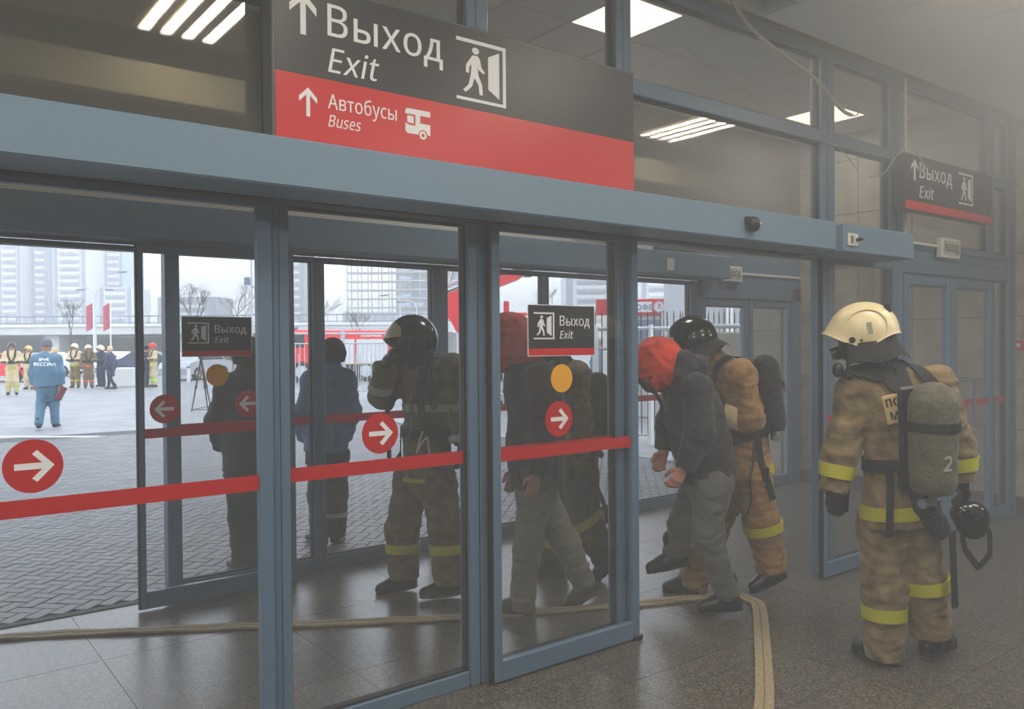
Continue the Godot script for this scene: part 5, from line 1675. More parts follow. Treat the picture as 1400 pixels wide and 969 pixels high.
	hang(t, "hanging_strap", [Vector3(4.339, 0.73, 1.445), Vector3(4.345, 0.524, 1.45), Vector3(4.349, 0.337, 1.455)], 0.05, "strap_black", false, -fw)
	# spare face piece carried in the right hand
	var mk := thing("carried_mask", "glossy black spare breathing mask with looped strap, carried in a gloved hand", "breathing mask")
	b = MB.new()
	Field.new([[Vector3(4.551, 0.775, 1.454), Vector3(4.53, 0.74, 1.47), 0.085, 0.07], [Vector3(4.47, 0.80, 1.43), Vector3(4.53, 0.74, 1.45), 0.05, 0.06]], 0.009, 0.015).surface(b)
	part("face_piece", b, M.helmet_black, mk)
	part("valve", MB.new().tube([Vector3(4.49, 0.80, 1.48), Vector3(4.46, 0.82, 1.53)], 0.028, 12), M.rubber, mk)
	hang(mk, "head_strap", [Vector3(4.47, 0.74, 1.43), Vector3(4.463, 0.62, 1.452), Vector3(4.508, 0.525, 1.501), Vector3(4.568, 0.59, 1.533), Vector3(4.59, 0.70, 1.522), Vector3(4.575, 0.76, 1.49)], 0.04, "strap_black", false, -fw)

func waiting_men() -> void:
	for w in 2:
		var J := pose("waiting_black" if w == 0 else "waiting_blue")
		var t := thing("person", "man in black seen from behind, waiting outside behind the exit plate" if w == 0 else "man in blue jacket and black knitted hat, seen from behind outside", "person", Vector3.ZERO, 0, "men waiting outside the glass")
		var hb := basis_of(FW)
		var s := {"torso": 0.205 if w == 0 else 0.195, "flat": 1.3, "arm": [0.092, 0.086, 0.07], "leg": [0.112, 0.098, 0.092], "jacket": "navy_cloth" if w == 0 else "blue_jacket", "trousers": "black_cloth" if w == 0 else "navy_cloth", "shoe": "shoe", "hem": 0.02, "head": hb, "cell": 0.015, "hands": "bare", "palm": [RT, -RT], "thumb": [FW, FW], "collar": 0.08}
		var o := dress(t, J, FW, s)
		var b := MB.new()
		var c: Vector3 = J.hd
		Field.new([[c + Vector3(0, 0.02, 0), c + Vector3(0, 0.045, 0), 0.112, 0.102], [c, c - Vector3.UP * 0.06, 0.105, 0.095]], 0.012, 0.015, [[c - Vector3.UP * 0.07, -Vector3.UP, 0.3]]).surface(b)
		part("knitted_hat", b, M.knit_black, t)
		if w == 1:
			b = MB.new()
			o.tf.band(b, (J.k0 as Vector3).lerp(J.a0, 0.5), J.a0 - J.k0, 0.02, 0.005)
			part("reflective_band", b, M.silver_band, t)

# a plain standing or walking figure for the square; faces -z of its own axes before turning
func figure(label: String, at: Vector3, fw: Vector3, height: float, s: Dictionary, arms := "down", stride := 0.0, group := "") -> Node3D:
	var t := thing("person", label, "person", Vector3.ZERO, 0, group)
	var k := height / 1.78
	var q := basis_of(fw)
	var L := func(x: float, y: float, z: float) -> Vector3:
		return at + q * (Vector3(x, y, z) * k)
	var J := {"hd": L.call(0, 1.66, 0.02), "nk": L.call(0, 1.5, -0.01), "ch": L.call(0, 1.3, 0), "wa": L.call(0, 1.12, 0), "pv": L.call(0, 0.95, 0)}
	for e in 2:
		var x := -1.0 if e == 0 else 1.0
		var n := str(e)
		J["s" + n] = L.call(0.19 * x, 1.42, 0)
		J["e" + n] = L.call(0.26 * x, 1.15, -0.02 + stride * 0.3 * x)
		J["w" + n] = L.call(0.27 * x, 0.9, 0.05 + stride * 0.5 * x)
		J["h" + n] = L.call(0.26 * x, 0.8, 0.08 + stride * 0.55 * x)
		if arms == "front" or (arms == "one" and e == 1):
			J["e" + n] = L.call(0.27 * x, 1.17, 0.06)
			J["w" + n] = L.call(0.08 * x, 1.14, 0.24)
			J["h" + n] = L.call(-0.02 * x, 1.15, 0.26)
		elif arms == "up" and e == 1:
			J["e" + n] = L.call(0.3 * x, 1.2, 0.1)
			J["w" + n] = L.call(0.16 * x, 1.42, 0.2)
			J["h" + n] = L.call(0.1 * x, 1.5, 0.2)
		J["p" + n] = L.call(0.09 * x, 0.9, 0)
		J["k" + n] = L.call(0.11 * x, 0.5, 0.02 - stride * 0.35 * x + absf(stride) * 0.15)
		J["a" + n] = L.call(0.12 * x, 0.085 + (0.07 * absf(stride) if stride * x > 0 else 0.0), -0.03 - stride * x)
		J["t" + n] = J["a" + n] + q * Vector3(0.03 * x, -0.05, 0.16)
	var d := {"cell": 0.034, "soft": 0.03, "torso": 0.185 * k, "flat": 1.4, "arm": [0.08, 0.07, 0.06], "leg": [0.11, 0.095, 0.085], "head": q, "jacket": "fire_tan", "trousers": "fire_tan"}
	d.merge(s, true)
	var o := dress(t, J, fw, d)
	o.J = J
	o.q = q
	t.set_meta("built", o)
	for e in ["0", "1"]:
		var b := MB.new()
		Field.new([[J["w" + e], J["h" + e], 0.045, 0.035]], 0.024, 0.01).surface(b)
		part("glove" if d.get("gloves", true) else "hand", b, M.leather if d.get("gloves", true) else M.skin, t)
	if d.has("helmet"):
		helmet(t, J.hd + Vector3.UP * 0.02, q, d.helmet, "", 1.05, 20, false)
	if d.has("hat"):
		var b := MB.new()
		var c: Vector3 = J.hd + Vector3.UP * 0.05
		Field.new([[c, c + Vector3.UP * 0.05, 0.115, 0.105]], 0.02, 0.01, [[c - Vector3.UP * 0.03, -Vector3.UP, 0.3]]).surface(b)
		part("hat", b, M[d.hat], t)
	if d.has("bands"):
		leg_bands(t, o.tf, J, [0.45, 0.45], d.bands, 0.04)
		hem_band(t, o.jf, J, 0.03, d.bands, 0.04)
	if d.has("belt"):
		var b := MB.new()
		o.jf.band(b, J.wa, Vector3.UP, 0.05, 0.01, 24)
		part("belt", b, M.strap_black, t)
		for e in ["0", "1"]:
			b = MB.new()
			o.jf.strap(b, [J.ch - fw * 0.15, (J["s" + e] as Vector3).lerp(J.nk, 0.5) + Vector3.UP * 0.06, J.ch + fw * 0.16 + q.x * (0.1 if e == "1" else -0.1), J.wa + fw * 0.15], 0.06, 0.006, 0.012)
			part("strap", b, M.strap_black, t)
	return t

func plaza_people() -> void:
	var g := "firemen gathered on the square"
	# officer walking away
	var t := figure("officer in a white lettered blue jacket and grey fur hat, walking away", Vector3(2.853, 0, -16.54), (FW - RT * 0.25).normalized(), 1.84, {"jacket": "officer_blue", "trousers": "officer_blue", "hat": "fur_grey", "cell": 0.022, "torso": 0.235, "flat": 1.3, "arm": [0.105, 0.092, 0.08], "hem": 0.1, "skirt": 1.04, "shoe": "shoe", "gloves": false, "collar": 0.02}, "down", 0.13)
	var o: Dictionary = t.get_meta("built")
	var fw := (FW - RT * 0.25).normalized()
	var nx := Vector3.UP.cross(-fw)
	var b := MB.new()
	var back: Vector3 = o.J.ch - fw * 0.2
	text_on(b, o.jf, "МЧС", 0.075, back - nx * 0.115 + Vector3.UP * 0.125, nx, Vector3.UP, true, 0.012)
	text_on(b, o.jf, "РОССИИ", 0.075, back - nx * 0.225 + Vector3.UP * 0.02, nx, Vector3.UP, true, 0.012)
	part("lettering", b, M.sign_white, o.jacket)
	b = MB.new()
	var c: Vector3 = o.J.nk
	Field.new([[c - RT * 0.07 + Vector3.UP * 0.03, c + RT * 0.07 + Vector3.UP * 0.03, 0.06, 0.06]], 0.02, 0.01).surface(b)
	part("fur_collar", b, M.silver_band, t)
	var fo := thing("folder", "dark red folder in the right hand of the blue officer", "folder", o.J.h0 - Vector3.UP * 0.09)
	part("cover", MB.new().box(Vector3.ZERO, Vector3(0.06, 0.3, 0.2), 0.01, Basis(Vector3.FORWARD, 0.45) * basis_of(FW)), M.folder_red, fo)
	# the crowd, left to right
	var toward := -FW
	figure("fireman in a dark helmet and pale suit at the left edge of the square", Vector3(3.889, 0, -31.55), (toward + RT * 0.5).normalized(), 1.9, {"jacket": "pale_tan", "trousers": "pale_tan", "helmet": "helmet_black", "belt": true, "bands": "lime_band"}, "front", 0.0, g)
	figure("fireman in a yellowish helmet half hidden left of the blue officer", Vector3(4.993, 0, -36.0), toward, 1.78, {"jacket": "pale_tan", "trousers": "pale_tan", "helmet": "tan_patch", "belt": true}, "down", 0.0, g)
	figure("bareheaded fireman just right of the blue officer's shoulder", Vector3(6.2, 0, -37.4), (toward - RT * 0.6).normalized(), 1.62, {"jacket": "pale_tan", "trousers": "pale_tan", "hat": "tan_patch"}, "down", 0.0, g)
	figure("fireman in a white helmet facing the station, hands at his chest", Vector3(6.697, 0, -35.9), toward, 1.86, {"jacket": "pale_tan", "trousers": "fire_tan", "helmet": "helmet_white", "belt": true, "bands": "lime_band", "torso": 0.22}, "front", 0.0, g)
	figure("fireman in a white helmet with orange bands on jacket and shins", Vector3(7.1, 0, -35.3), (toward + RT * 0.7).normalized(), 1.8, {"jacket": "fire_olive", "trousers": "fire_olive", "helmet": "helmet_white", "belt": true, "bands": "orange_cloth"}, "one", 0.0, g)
	figure("fireman in a white helmet and dark blue suit beside the woman", Vector3(7.75, 0, -36.1), (toward - RT * 0.4).normalized(), 1.78, {"jacket": "dark_blue", "trousers": "dark_blue", "helmet": "helmet_white", "belt": true}, "front", 0.0, g)
	figure("woman in a knee-length dark coat and pale knitted hat striding to the left", Vector3(7.581, 0, -33.4), -RT, 1.7, {"jacket": "dark_blue", "trousers": "black_cloth", "hat": "pale_tan", "hem": 0.38, "skirt": 1.1, "leg": [0.085, 0.07, 0.055], "gloves": true}, "down", 0.2)
	figure("person in dark clothes behind the stile of the outer sliding leaf", Vector3(9.15, 0, -34.3), RT, 1.7, {"jacket": "dark_blue", "trousers": "dark_blue", "hat": "knit_black"}, "one")
	figure("fireman in a red helmet and pale suit between stile and upright", Vector3(9.386, 0, -34.0), (toward - RT * 0.9).normalized(), 1.86, {"jacket": "pale_tan", "trousers": "pale_tan", "helmet": "helmet_red", "belt": true, "bands": "hi_vis", "torso": 0.2}, "front", 0.0, g)
	figure("cameraman in a pale jacket behind the tripod", Vector3(11.0, 0, -25.4), toward, 1.75, {"jacket": "pale_tan", "trousers": "dark_blue", "hat": "pale_tan"}, "one")
	figure("man in a blue jacket beyond the fence, left of the pair", Vector3(17.82, 0, -15.2), toward, 1.76, {"jacket": "officer_blue", "trousers": "dark_blue", "hat": "fur_grey"}, "down", 0.0, "people beyond the fence on the right")
	figure("man in a dark blue coat beyond the fence, turned away", Vector3(18.3, 0, -14.5), FW, 1.8, {"jacket": "dark_blue", "trousers": "dark_blue", "hat": "knit_black"}, "down", 0.0, "people beyond the fence on the right")
	figure("person in a bright yellow green vest beyond the fence", Vector3(17.55, 0, -13.8), toward, 1.7, {"jacket": "hi_vis", "trousers": "dark_blue", "hat": "knit_black"}, "down", 0.0, "people beyond the fence on the right")

# ---------------------------------------------------------------- outside
# a point on the ground plan given along the view (ahead) and across it (right of the lens axis), seen from the camera's stand
func plan(right: float, ahead: float, y := 0.0) -> Vector3:
	return Vector3(RT.x * right + FW.x * ahead, y, 3.4 + RT.z * right + FW.z * ahead)

func forecourt() -> void:
	grain(mat("pale_paving", Color.WHITE, 0.6), noise(0.02, FastNoiseLite.TYPE_SIMPLEX_SMOOTH, 5, 41), [[0.2, Color(0.49, 0.495, 0.505)], [0.8, Color(0.58, 0.58, 0.585)]], 0.08, true)
	mat("paver_joint", Color(0.30, 0.30, 0.31), 0.9)
	for i in 4:
		var k: float = [0.36, 0.40, 0.43, 0.38][i]
		grain(mat("paver_%d" % i, Color.WHITE, 0.5), noise(0.05, FastNoiseLite.TYPE_SIMPLEX_SMOOTH, 4, 50 + i), [[0.0, Color(k - 0.07, k - 0.07, k - 0.06)], [1.0, Color(k + 0.06, k + 0.055, k + 0.055)]], 3.0, false, 128)
	mat("flag_red_veiled", Color(0.72, 0.32, 0.38), 0.8)  # red washed towards pink, the veil of the mist put into the colour
	mat("white_paint", Color(0.88, 0.88, 0.88), 0.7)
	mat("concrete", Color(0.66, 0.66, 0.65), 0.8)
	mat("pale_concrete", Color(0.80, 0.80, 0.79), 0.8)
	mat("galvanised", Color(0.74, 0.76, 0.78), 0.5, 0.2)
	mat("pale_grey_wall", Color(0.66, 0.67, 0.69), 0.8)
	mat("slate_blue", Color(0.45, 0.50, 0.58), 0.6)
	var gr := part("ground", MB.new().bx(-400, 600, -0.6, -0.022, -900, -2.51, 0.0), M.pale_paving)
	tag(gr, "pale paved square in front of the station", "ground", "", "structure")
	# herringbone pavers near the doors
	var pv := part("pavement", MB.new().bx(-5.0, 9.2, -0.1, -0.021, -15.0, -2.52, 0.0), M.paver_joint)
	tag(pv, "grey herringbone block paving by the outer doors", "pavement", "", "structure")
	var meshes := []
	for v in 2:
		meshes.append(MB.new().box(Vector3(0, -0.025, 0), Vector3(0.1935 if v == 0 else 0.0935, 0.05, 0.0935 if v == 0 else 0.1935), 0.004).mesh())
	var turn := Basis(Vector3.UP, PI / 4)
	var list := []
	var eye := Vector3(0, 0, 3.4)
	for i in range(-90, 170):
		for j in range(-170, 90):
			var m := posmod(i - j, 4)
			if m == 1 or m == 3:
				continue
			var c := Vector3((i + 1.0) * 0.1, 0, (j + 0.5) * 0.1) if m == 0 else Vector3((i + 0.5) * 0.1, 0, j * 0.1)
			var p := turn * c + Vector3(0, 0, -6)
			if p.z > -2.62 or p.z < -14.0 or p.x > 9.0 or p.x < -4.6:
				continue
			var ahead := (p - eye).dot(FW)
			var right := (p - eye).dot(RT)
			if right < -0.72 * ahead or right > 0.4 * ahead:
				continue
			list.append([ahead, p, 0 if m == 0 else 1])
	list.sort_custom(func(a, b): return a[0] < b[0])
	var mm := []
	for k in list.size():
		var e: Array = list[k]
		var p: Vector3 = e[1]
		p.y = -0.006 + rng.randf_range(-0.0015, 0.0015)
		var q := turn * Basis(Vector3.UP, rng.randf_range(-0.015, 0.015))
		if k < 300:
			var o := part("paver", meshes[e[2]], M["paver_%d" % rng.randi_range(0, 3)], pv)
			o.transform = Transform3D(q, p)
		else:
			mm.append([Transform3D(q, p), e[2], rng.randi_range(0, 3)])
	for v in 2:
		for tone in 4:
			var sel := mm.filter(func(x): return x[1] == v and x[2] == tone)
			var multi := MultiMesh.new()
			multi.transform_format = MultiMesh.TRANSFORM_3D
			multi.mesh = meshes[v]
			multi.instance_count = sel.size()
			for k in sel.size():
				multi.set_instance_transform(k, sel[k][0])
			var mi := MultiMeshInstance3D.new()
			mi.name = "paver_field" if v == 0 and tone == 0 else "paver_field_%03d" % (v * 4 + tone)
			mi.multimesh = multi
			mi.material_override = M["paver_%d" % tone]
			mi.set_meta("kind", "stuff")
			pv.add_child(mi, true)
	# a pale line across the square
	var ln := part("trim_70", MB.new().box(Vector3(3.9, -0.015, -13.6), Vector3(6.5, 0.012, 0.16), 0.002, Basis(Vector3.UP, -0.72)), M.white_paint)
	tag(ln, "faint pale line across the paved square", "line", "", "structure")
	# entrance canopy overhead and the flank wall beside the double door
	var ca := part("roof", MB.new().bx(-9, 9.15, 4.3, 4.6, -7.0, -2.3, 0.02), M.concrete)
	tag(ca, "flat concrete canopy over the station entrance", "canopy", "", "structure")
	var fw := part("wall_right_1", MB.new().bx(9.1, 9.4, 0, 4.3, -3.24, -2.57, 0.0), M.joint_dark)
	tag(fw, "outdoor flank wall of grey stone slabs beside the double door", "wall", "", "structure")
	for k in 7:
		part("stone_slab", MB.new().bx(9.075, 9.11, 0.62 * k + 0.004, 0.62 * k + 0.616, -3.235, -2.575, 0.004), M["stone_%d" % (k % 4)], fw)
	fog_box("mist", "pale morning mist over the square and the city", Vector3(-380, 0.03, -880), Vector3(590, 45, -7.2), MIST, Color(1.0, 1.0, 1.0))
	fences()
	kiosk()
	street_things()

func bars(t: Node3D, a: Vector3, b: Vector3, y0: float, y1: float, step: float, r: float, m: Material, spike := 0.0) -> void:
	var n := int((b - a).length() / step)
	for i in n + 1:
		var p := a.lerp(b, float(i) / n)
		var pts := [p + Vector3.UP * y0, p + Vector3.UP * y1]
		var rr := [r, r]
		if spike > 0.0:
			pts.append(p + Vector3.UP * (y1 + spike))
			rr.append(0.001)
		part("bar", MB.new().tube(pts, rr, 6), m, t)

func rail(t: Node3D, a: Vector3, b: Vector3, y: float, r: float, m: Material) -> void:
	part("rail", MB.new().tube([a + Vector3.UP * y, b + Vector3.UP * y], r, 8), m, t)

func fences() -> void:
	var t := thing("barrier_fence", "tall pale steel bar fence in front of the red fire engine", "fence")
	var a := Vector3(9.2, 0, -20.1)
	var b := Vector3(13.27, 0, -19.1)
	for y in [2.08, 1.78, 0.32]:
		rail(t, a, b, y, 0.03 if y > 2 else 0.02, M.galvanised)
	bars(t, a, b, 0.32, 1.78, 0.135, 0.012, M.galvanised)
	for i in 9:
		var p := a.lerp(b, (i + 0.5) / 9.0)
		part("bar", MB.new().tube([p + Vector3(-0.07, 0.5, 0), p + Vector3(-0.07, 1.45, 0), p + Vector3(0.07, 1.48, 0.02), p + Vector3(0.07, 0.5, 0.02)], 0.014, 6), M.galvanised, t)
	for s in [0.0, 0.5, 1.0]:
		var p := a.lerp(b, s)
		part("post", MB.new().bx(p.x - 0.05, p.x + 0.05, -0.03, 2.15, p.z - 0.05, p.z + 0.05, 0.008), M.galvanised, t)
	t = thing("crowd_barrier", "low steel crowd barrier with an orange top rail", "barrier")
	a = Vector3(12.7, 0, -15.6)
	b = Vector3(14.0, 0, -13.0)
	rail(t, a, b, 1.0, 0.035, M.orange_cloth_plain)
	rail(t, a, b, 0.36, 0.02, M.galvanised)
	bars(t, a, b, 0.0, 1.0, 0.24, 0.014, M.galvanised)
	# spiked fence on a low wall at the right
	t = thing("spiked_fence", "pale spiked fence on a low stone wall seen through the outer double door", "fence")
	a = Vector3(9.35, 0, -4.62)
	b = Vector3(10.7, 0, -3.52)
	var mid := (a + b) * 0.5
	part("low_wall", MB.new().box(mid + Vector3(0, 0.92, 0), Vector3((b - a).length() + 0.3, 1.88, 0.25), 0.02, Basis(Vector3.UP, -atan2(b.z - a.z, b.x - a.x))), M.stone_2, t)
	rail(t, a, b, 1.95, 0.035, M.galvanised)
	bars(t, a, b, 1.86, 2.12, 0.075, 0.009, M.strap_plain, 0.06)
	t = thing("spiked_fence", "white framed spiked gate beside the coffee kiosk", "fence")
	a = Vector3(9.68, 0, -6.82)
	b = Vector3(11.0, 0, -5.8)
	for y in [1.96, 1.62, 0.15]:
		rail(t, a, b, y, 0.035 if y > 1.9 else 0.022, M.galvanised)
	bars(t, a, b, 0.15, 2.2, 0.11, 0.011, M.strap_plain, 0.07)
	for s in [0.0, 0.56, 1.0]:
		var p := a.lerp(b, s)
		part("post", MB.new().bx(p.x - 0.04, p.x + 0.04, -0.03, 2.02, p.z - 0.04, p.z + 0.04, 0.006), M.white_paint, t)

func facing(at: Vector3) -> Transform3D:
	return Transform3D(basis_of(-FW), at)

# box in the axes of a transform: centre, size
func tb(b: MB, X: Transform3D, c: Vector3, s: Vector3, bev := 0.01) -> MB:
	return b.box(X * c, s, bev, X.basis)

func kiosk() -> void:
	var X := facing(Vector3(14.5, 0, -9.47))
	var t := thing("coffee_kiosk", "coffee kiosk with a red and white lettered sign board", "kiosk")
	part("walls", tb(MB.new(), X, Vector3(0, 1.3, -1.2), Vector3(2.6, 2.64, 2.2), 0.02), M.pale_concrete, t)
	part("sign_board", tb(MB.new(), X, Vector3(-0.85, 2.55, -0.06), Vector3(1.62, 0.37, 0.08), 0.01), M.kiosk_red, t)
	part("letter_panel", tb(MB.new(), X, Vector3(-0.80, 2.55, -0.015), Vector3(0.86, 0.24, 0.02), 0.004), M.white_paint, t)
	var b := MB.new().text("КОФЕ", 0.13, X * Transform3D(Basis.IDENTITY, Vector3(-0.86, 2.545, -0.003)), true, 0.0, 1.0, 0.004)
	part("lettering", b, M.slate_blue, t)
	var rd := part("round_badge", MB.new().disc(X * Vector3(-0.2, 2.55, -0.01), X.basis.z, 0.14, 0.02, 28), M.white_paint, t)
	part("badge_ring", MB.new().tube(ring_points(X, Vector3(-0.2, 2.55, 0.003), 0.125), 0.008, 6, false), M.slate_blue, rd)
	part("cup_mark", MB.new().ball(X * Vector3(-0.2, 2.59, 0.004), Vector3(0.022, 0.035, 0.006), X.basis).box(X * Vector3(-0.2, 2.53, 0.004), Vector3(0.13, 0.015, 0.006), 0.0, X.basis), M.kiosk_red, rd)
	part("window", tb(MB.new(), X, Vector3(-0.1, 1.95, -0.08), Vector3(2.0, 0.62, 0.06), 0.01), M.slate_blue, t)
	for x in [-0.75, -0.15, 0.45]:
		part("mullion", tb(MB.new(), X, Vector3(x, 1.5, -0.05), Vector3(0.06, 1.9, 0.08), 0.006), M.white_paint, t)
	part("counter", tb(MB.new(), X, Vector3(-0.1, 1.0, 0.0), Vector3(2.1, 0.06, 0.3), 0.01), M.white_paint, t)
	for i in 8:
		part("poster", tb(MB.new(), X, Vector3(0.0 + 0.14 * (i % 4), 1.3 + 0.24 * (i / 4), -0.06), Vector3(0.12, 0.2, 0.04), 0.003), [M.kiosk_red, M.white_paint, M.slate_blue][i % 3], t)
	# grey pavilion right of it
	X = facing(Vector3(12.82, 0, -6.73))
	t = thing("pavilion", "tall plain grey pavilion wall right of the coffee kiosk", "building")
	part("wall", tb(MB.new(), X, Vector3(0.06, 3.2, -1.6), Vector3(1.12, 6.5, 2.6), 0.02), M.pale_grey_wall, t)
	part("corner_post", tb(MB.new(), X, Vector3(-0.53, 3.2, -0.3), Vector3(0.09, 6.5, 0.09), 0.01), M.white_paint, t)
	for x in [0.25, 0.33]:
		part("drain_pipe", MB.new().tube([X * Vector3(x, -0.03, -0.24), X * Vector3(x, 6.3, -0.24)], 0.028, 10), M.white_paint, t)

func ring_points(X: Transform3D, c: Vector3, r: float) -> Array:
	var out := []
	for i in 29:
		out.append(X * (c + Vector3(cos(TAU * i / 28) * r, sin(TAU * i / 28) * r, 0)))
	return out

func street_lamp(label: String, at: Vector3, h: float, reach: float, two := false) -> void:
	var t := thing("street_lamp", label, "street lamp", at, 0, "street lamps beyond the square")
	part("pole", MB.new().tube([Vector3(0, -0.03, 0), Vector3(0, h * 0.9, 0)], [0.09, 0.05], 8), M.galvanised, t)
	for s in ([-1.0, 1.0] if two else [signf(reach)]):
		var x: float = absf(reach) * s
		part("arm", MB.new().tube([Vector3(0, h * 0.88, 0), RT * x * 0.15 + Vector3.UP * h * 0.96, RT * x * 0.5 + Vector3.UP * h, RT * x + Vector3.UP * h * 0.985], 0.035, 6), M.galvanised, t)
		part("lamp_head", MB.new().box(RT * x * 1.05 + Vector3.UP * h * 0.975, Vector3(0.6, 0.1, 0.2), 0.03, Basis(Vector3.UP, -0.657)), M.slate_blue, t)

func street_things() -> void:
	street_lamp("twin armed street lamp above the square, left of the leaning lamp", Vector3(12.62, 0, -62.65), 6.1, 1.0, true)
	street_lamp("tall street lamp with a long curved arm near the outer leaf", Vector3(15.3, 0, -60.6), 7.4, -1.3)
	street_lamp("street lamp before the unfinished tower, left one", Vector3(30.22, 0, -49.1), 5.5, -1.1)
	street_lamp("street lamp before the unfinished tower, right one", Vector3(31.2, 0, -48.4), 5.0, -1.1)
	var t := thing("camera_pole", "slim pole carrying camera boxes above the exit plate", "pole", Vector3(14.44, 0, -36.0))
	part("pole", MB.new().tube([Vector3(0, -0.03, 0), Vector3(0, 6.9, 0)], 0.045, 8), M.galvanised, t)
	part("camera", MB.new().box(-RT * 0.2 + Vector3.UP * 4.9, Vector3(0.25, 0.35, 0.2), 0.03), M.slate_blue, t)
	part("camera", MB.new().ball(RT * 0.3 + Vector3.UP * 4.45, Vector3(0.17, 0.14, 0.17)), M.slate_blue, t)
	part("bracket", MB.new().tube([-RT * 0.25 + Vector3.UP * 4.75, RT * 0.3 + Vector3.UP * 4.55], 0.03, 6), M.galvanised, t)
	var fl := [[Vector3(12.94, 0, -65.0), "red flag on a pole, coloured paler as through mist, left one"], [Vector3(13.95, 0, -64.2), "red flag on a pole, coloured paler as through mist, right one"]]
	for f in fl:
		t = thing("flag", f[1], "flag", f[0], 0, "flags beyond the square")
		part("pole", MB.new().tube([Vector3(0, -0.03, 0), Vector3(0, 5.3, 0)], 0.05, 6), M.white_paint, t)
		var b := MB.new()
		for i in 6:
			var q := []
			for d in [[0, 0], [1, 0], [1, 1], [0, 1]]:
				var s: float = (i + d[0]) / 6.0
				q.append(-RT * s * 0.5 + FW * 0.12 * sin(s * 5.0) + Vector3.UP * (5.2 - 1.9 * d[1] - 0.4 * s))
			b.flat(q[0], q[1], q[2], q[3], FW * 50.0)
		part("cloth", b, M.flag_red_veiled, t)
	# tripod of the camera crew
	t = thing("tripod", "black camera tripod standing on the square behind the yellow disc", "tripod")
	var hd := Vector3(7.05, 1.38, -19.75)
	var feet := [Vector3(6.67, -0.02, -19.37), Vector3(7.02, -0.02, -19.1), Vector3(7.5, -0.02, -20.4)]
	for f in feet:
		part("leg", MB.new().tube([hd, (hd as Vector3).lerp(f, 0.55), f], [0.028, 0.022, 0.014], 6), M.strap_plain, t)
		part("clamp", MB.new().ball((hd as Vector3).lerp(f, 0.55), Vector3.ONE * 0.04), M.strap_plain, t)
	part("spreader", MB.new().tube([feet[0] + Vector3.UP * 0.04, feet[1] + Vector3.UP * 0.04, feet[2] + Vector3.UP * 0.04, feet[0] + Vector3.UP * 0.04], 0.009, 6, false), M.strap_plain, t)
	part("head", MB.new().box(hd + Vector3.UP * 0.06, Vector3(0.12, 0.14, 0.12), 0.02), M.strap_plain, t)
	# concrete blocks and bollards
	var bl := thing("concrete_block", "pale concrete block behind the woman in the dark coat", "block", Vector3(8.55, -0.02, -35.7), -0.6)
	part("block", MB.new().box(Vector3(0, 0.42, 0), Vector3(0.95, 0.85, 0.5), 0.04), M.pale_concrete, bl)
	part("foot", MB.new().box(Vector3(0, 0.03, 0), Vector3(1.05, 0.06, 0.6), 0.01), M.concrete, bl)
	for p in [[Vector3(11.588, -0.02, -38.7), "white bollard in front of the silver car, left one"], [Vector3(12.066, -0.02, -38.2), "white bollard in front of the silver car, right one"]]:
		var o := thing("bollard", p[1], "bollard", p[0], 0, "white bollards")
		part("post", MB.new().lathe([Vector2(0.0, 0.0), Vector2(0.09, 0.0), Vector2(0.08, 0.85), Vector2(0.05, 0.95), Vector2(0.0, 0.97)], 12), M.white_paint, o)
		part("collar", MB.new().lathe([Vector2(0.085, 0.7), Vector2(0.1, 0.72), Vector2(0.1, 0.78), Vector2(0.082, 0.8)], 12), M.slate_blue, o)

# ---------------------------------------------------------------- vehicles
func wheel(t: Node3D, c: Vector3, axis: Vector3, r: float, w: float) -> void:
	var f := MB.new().ring_frame(axis)
	var q := Transform3D(Basis(f[0], axis, f[0].cross(axis)), c)
	var o := part("wheel", MB.new().lathe([Vector2(r * 0.6, -w / 2), Vector2(r * 0.93, -w / 2), Vector2(r, -w * 0.3), Vector2(r, w * 0.3), Vector2(r * 0.93, w / 2), Vector2(r * 0.6, w / 2)], 20, q), M.rubber_plain, t)
	part("hub", MB.new().lathe([Vector2(0, -w * 0.42), Vector2(r * 0.6, -w * 0.42), Vector2(r * 0.62, w * 0.42), Vector2(r * 0.2, w * 0.46), Vector2(0, w * 0.42)], 14, q), M.galvanised, o)

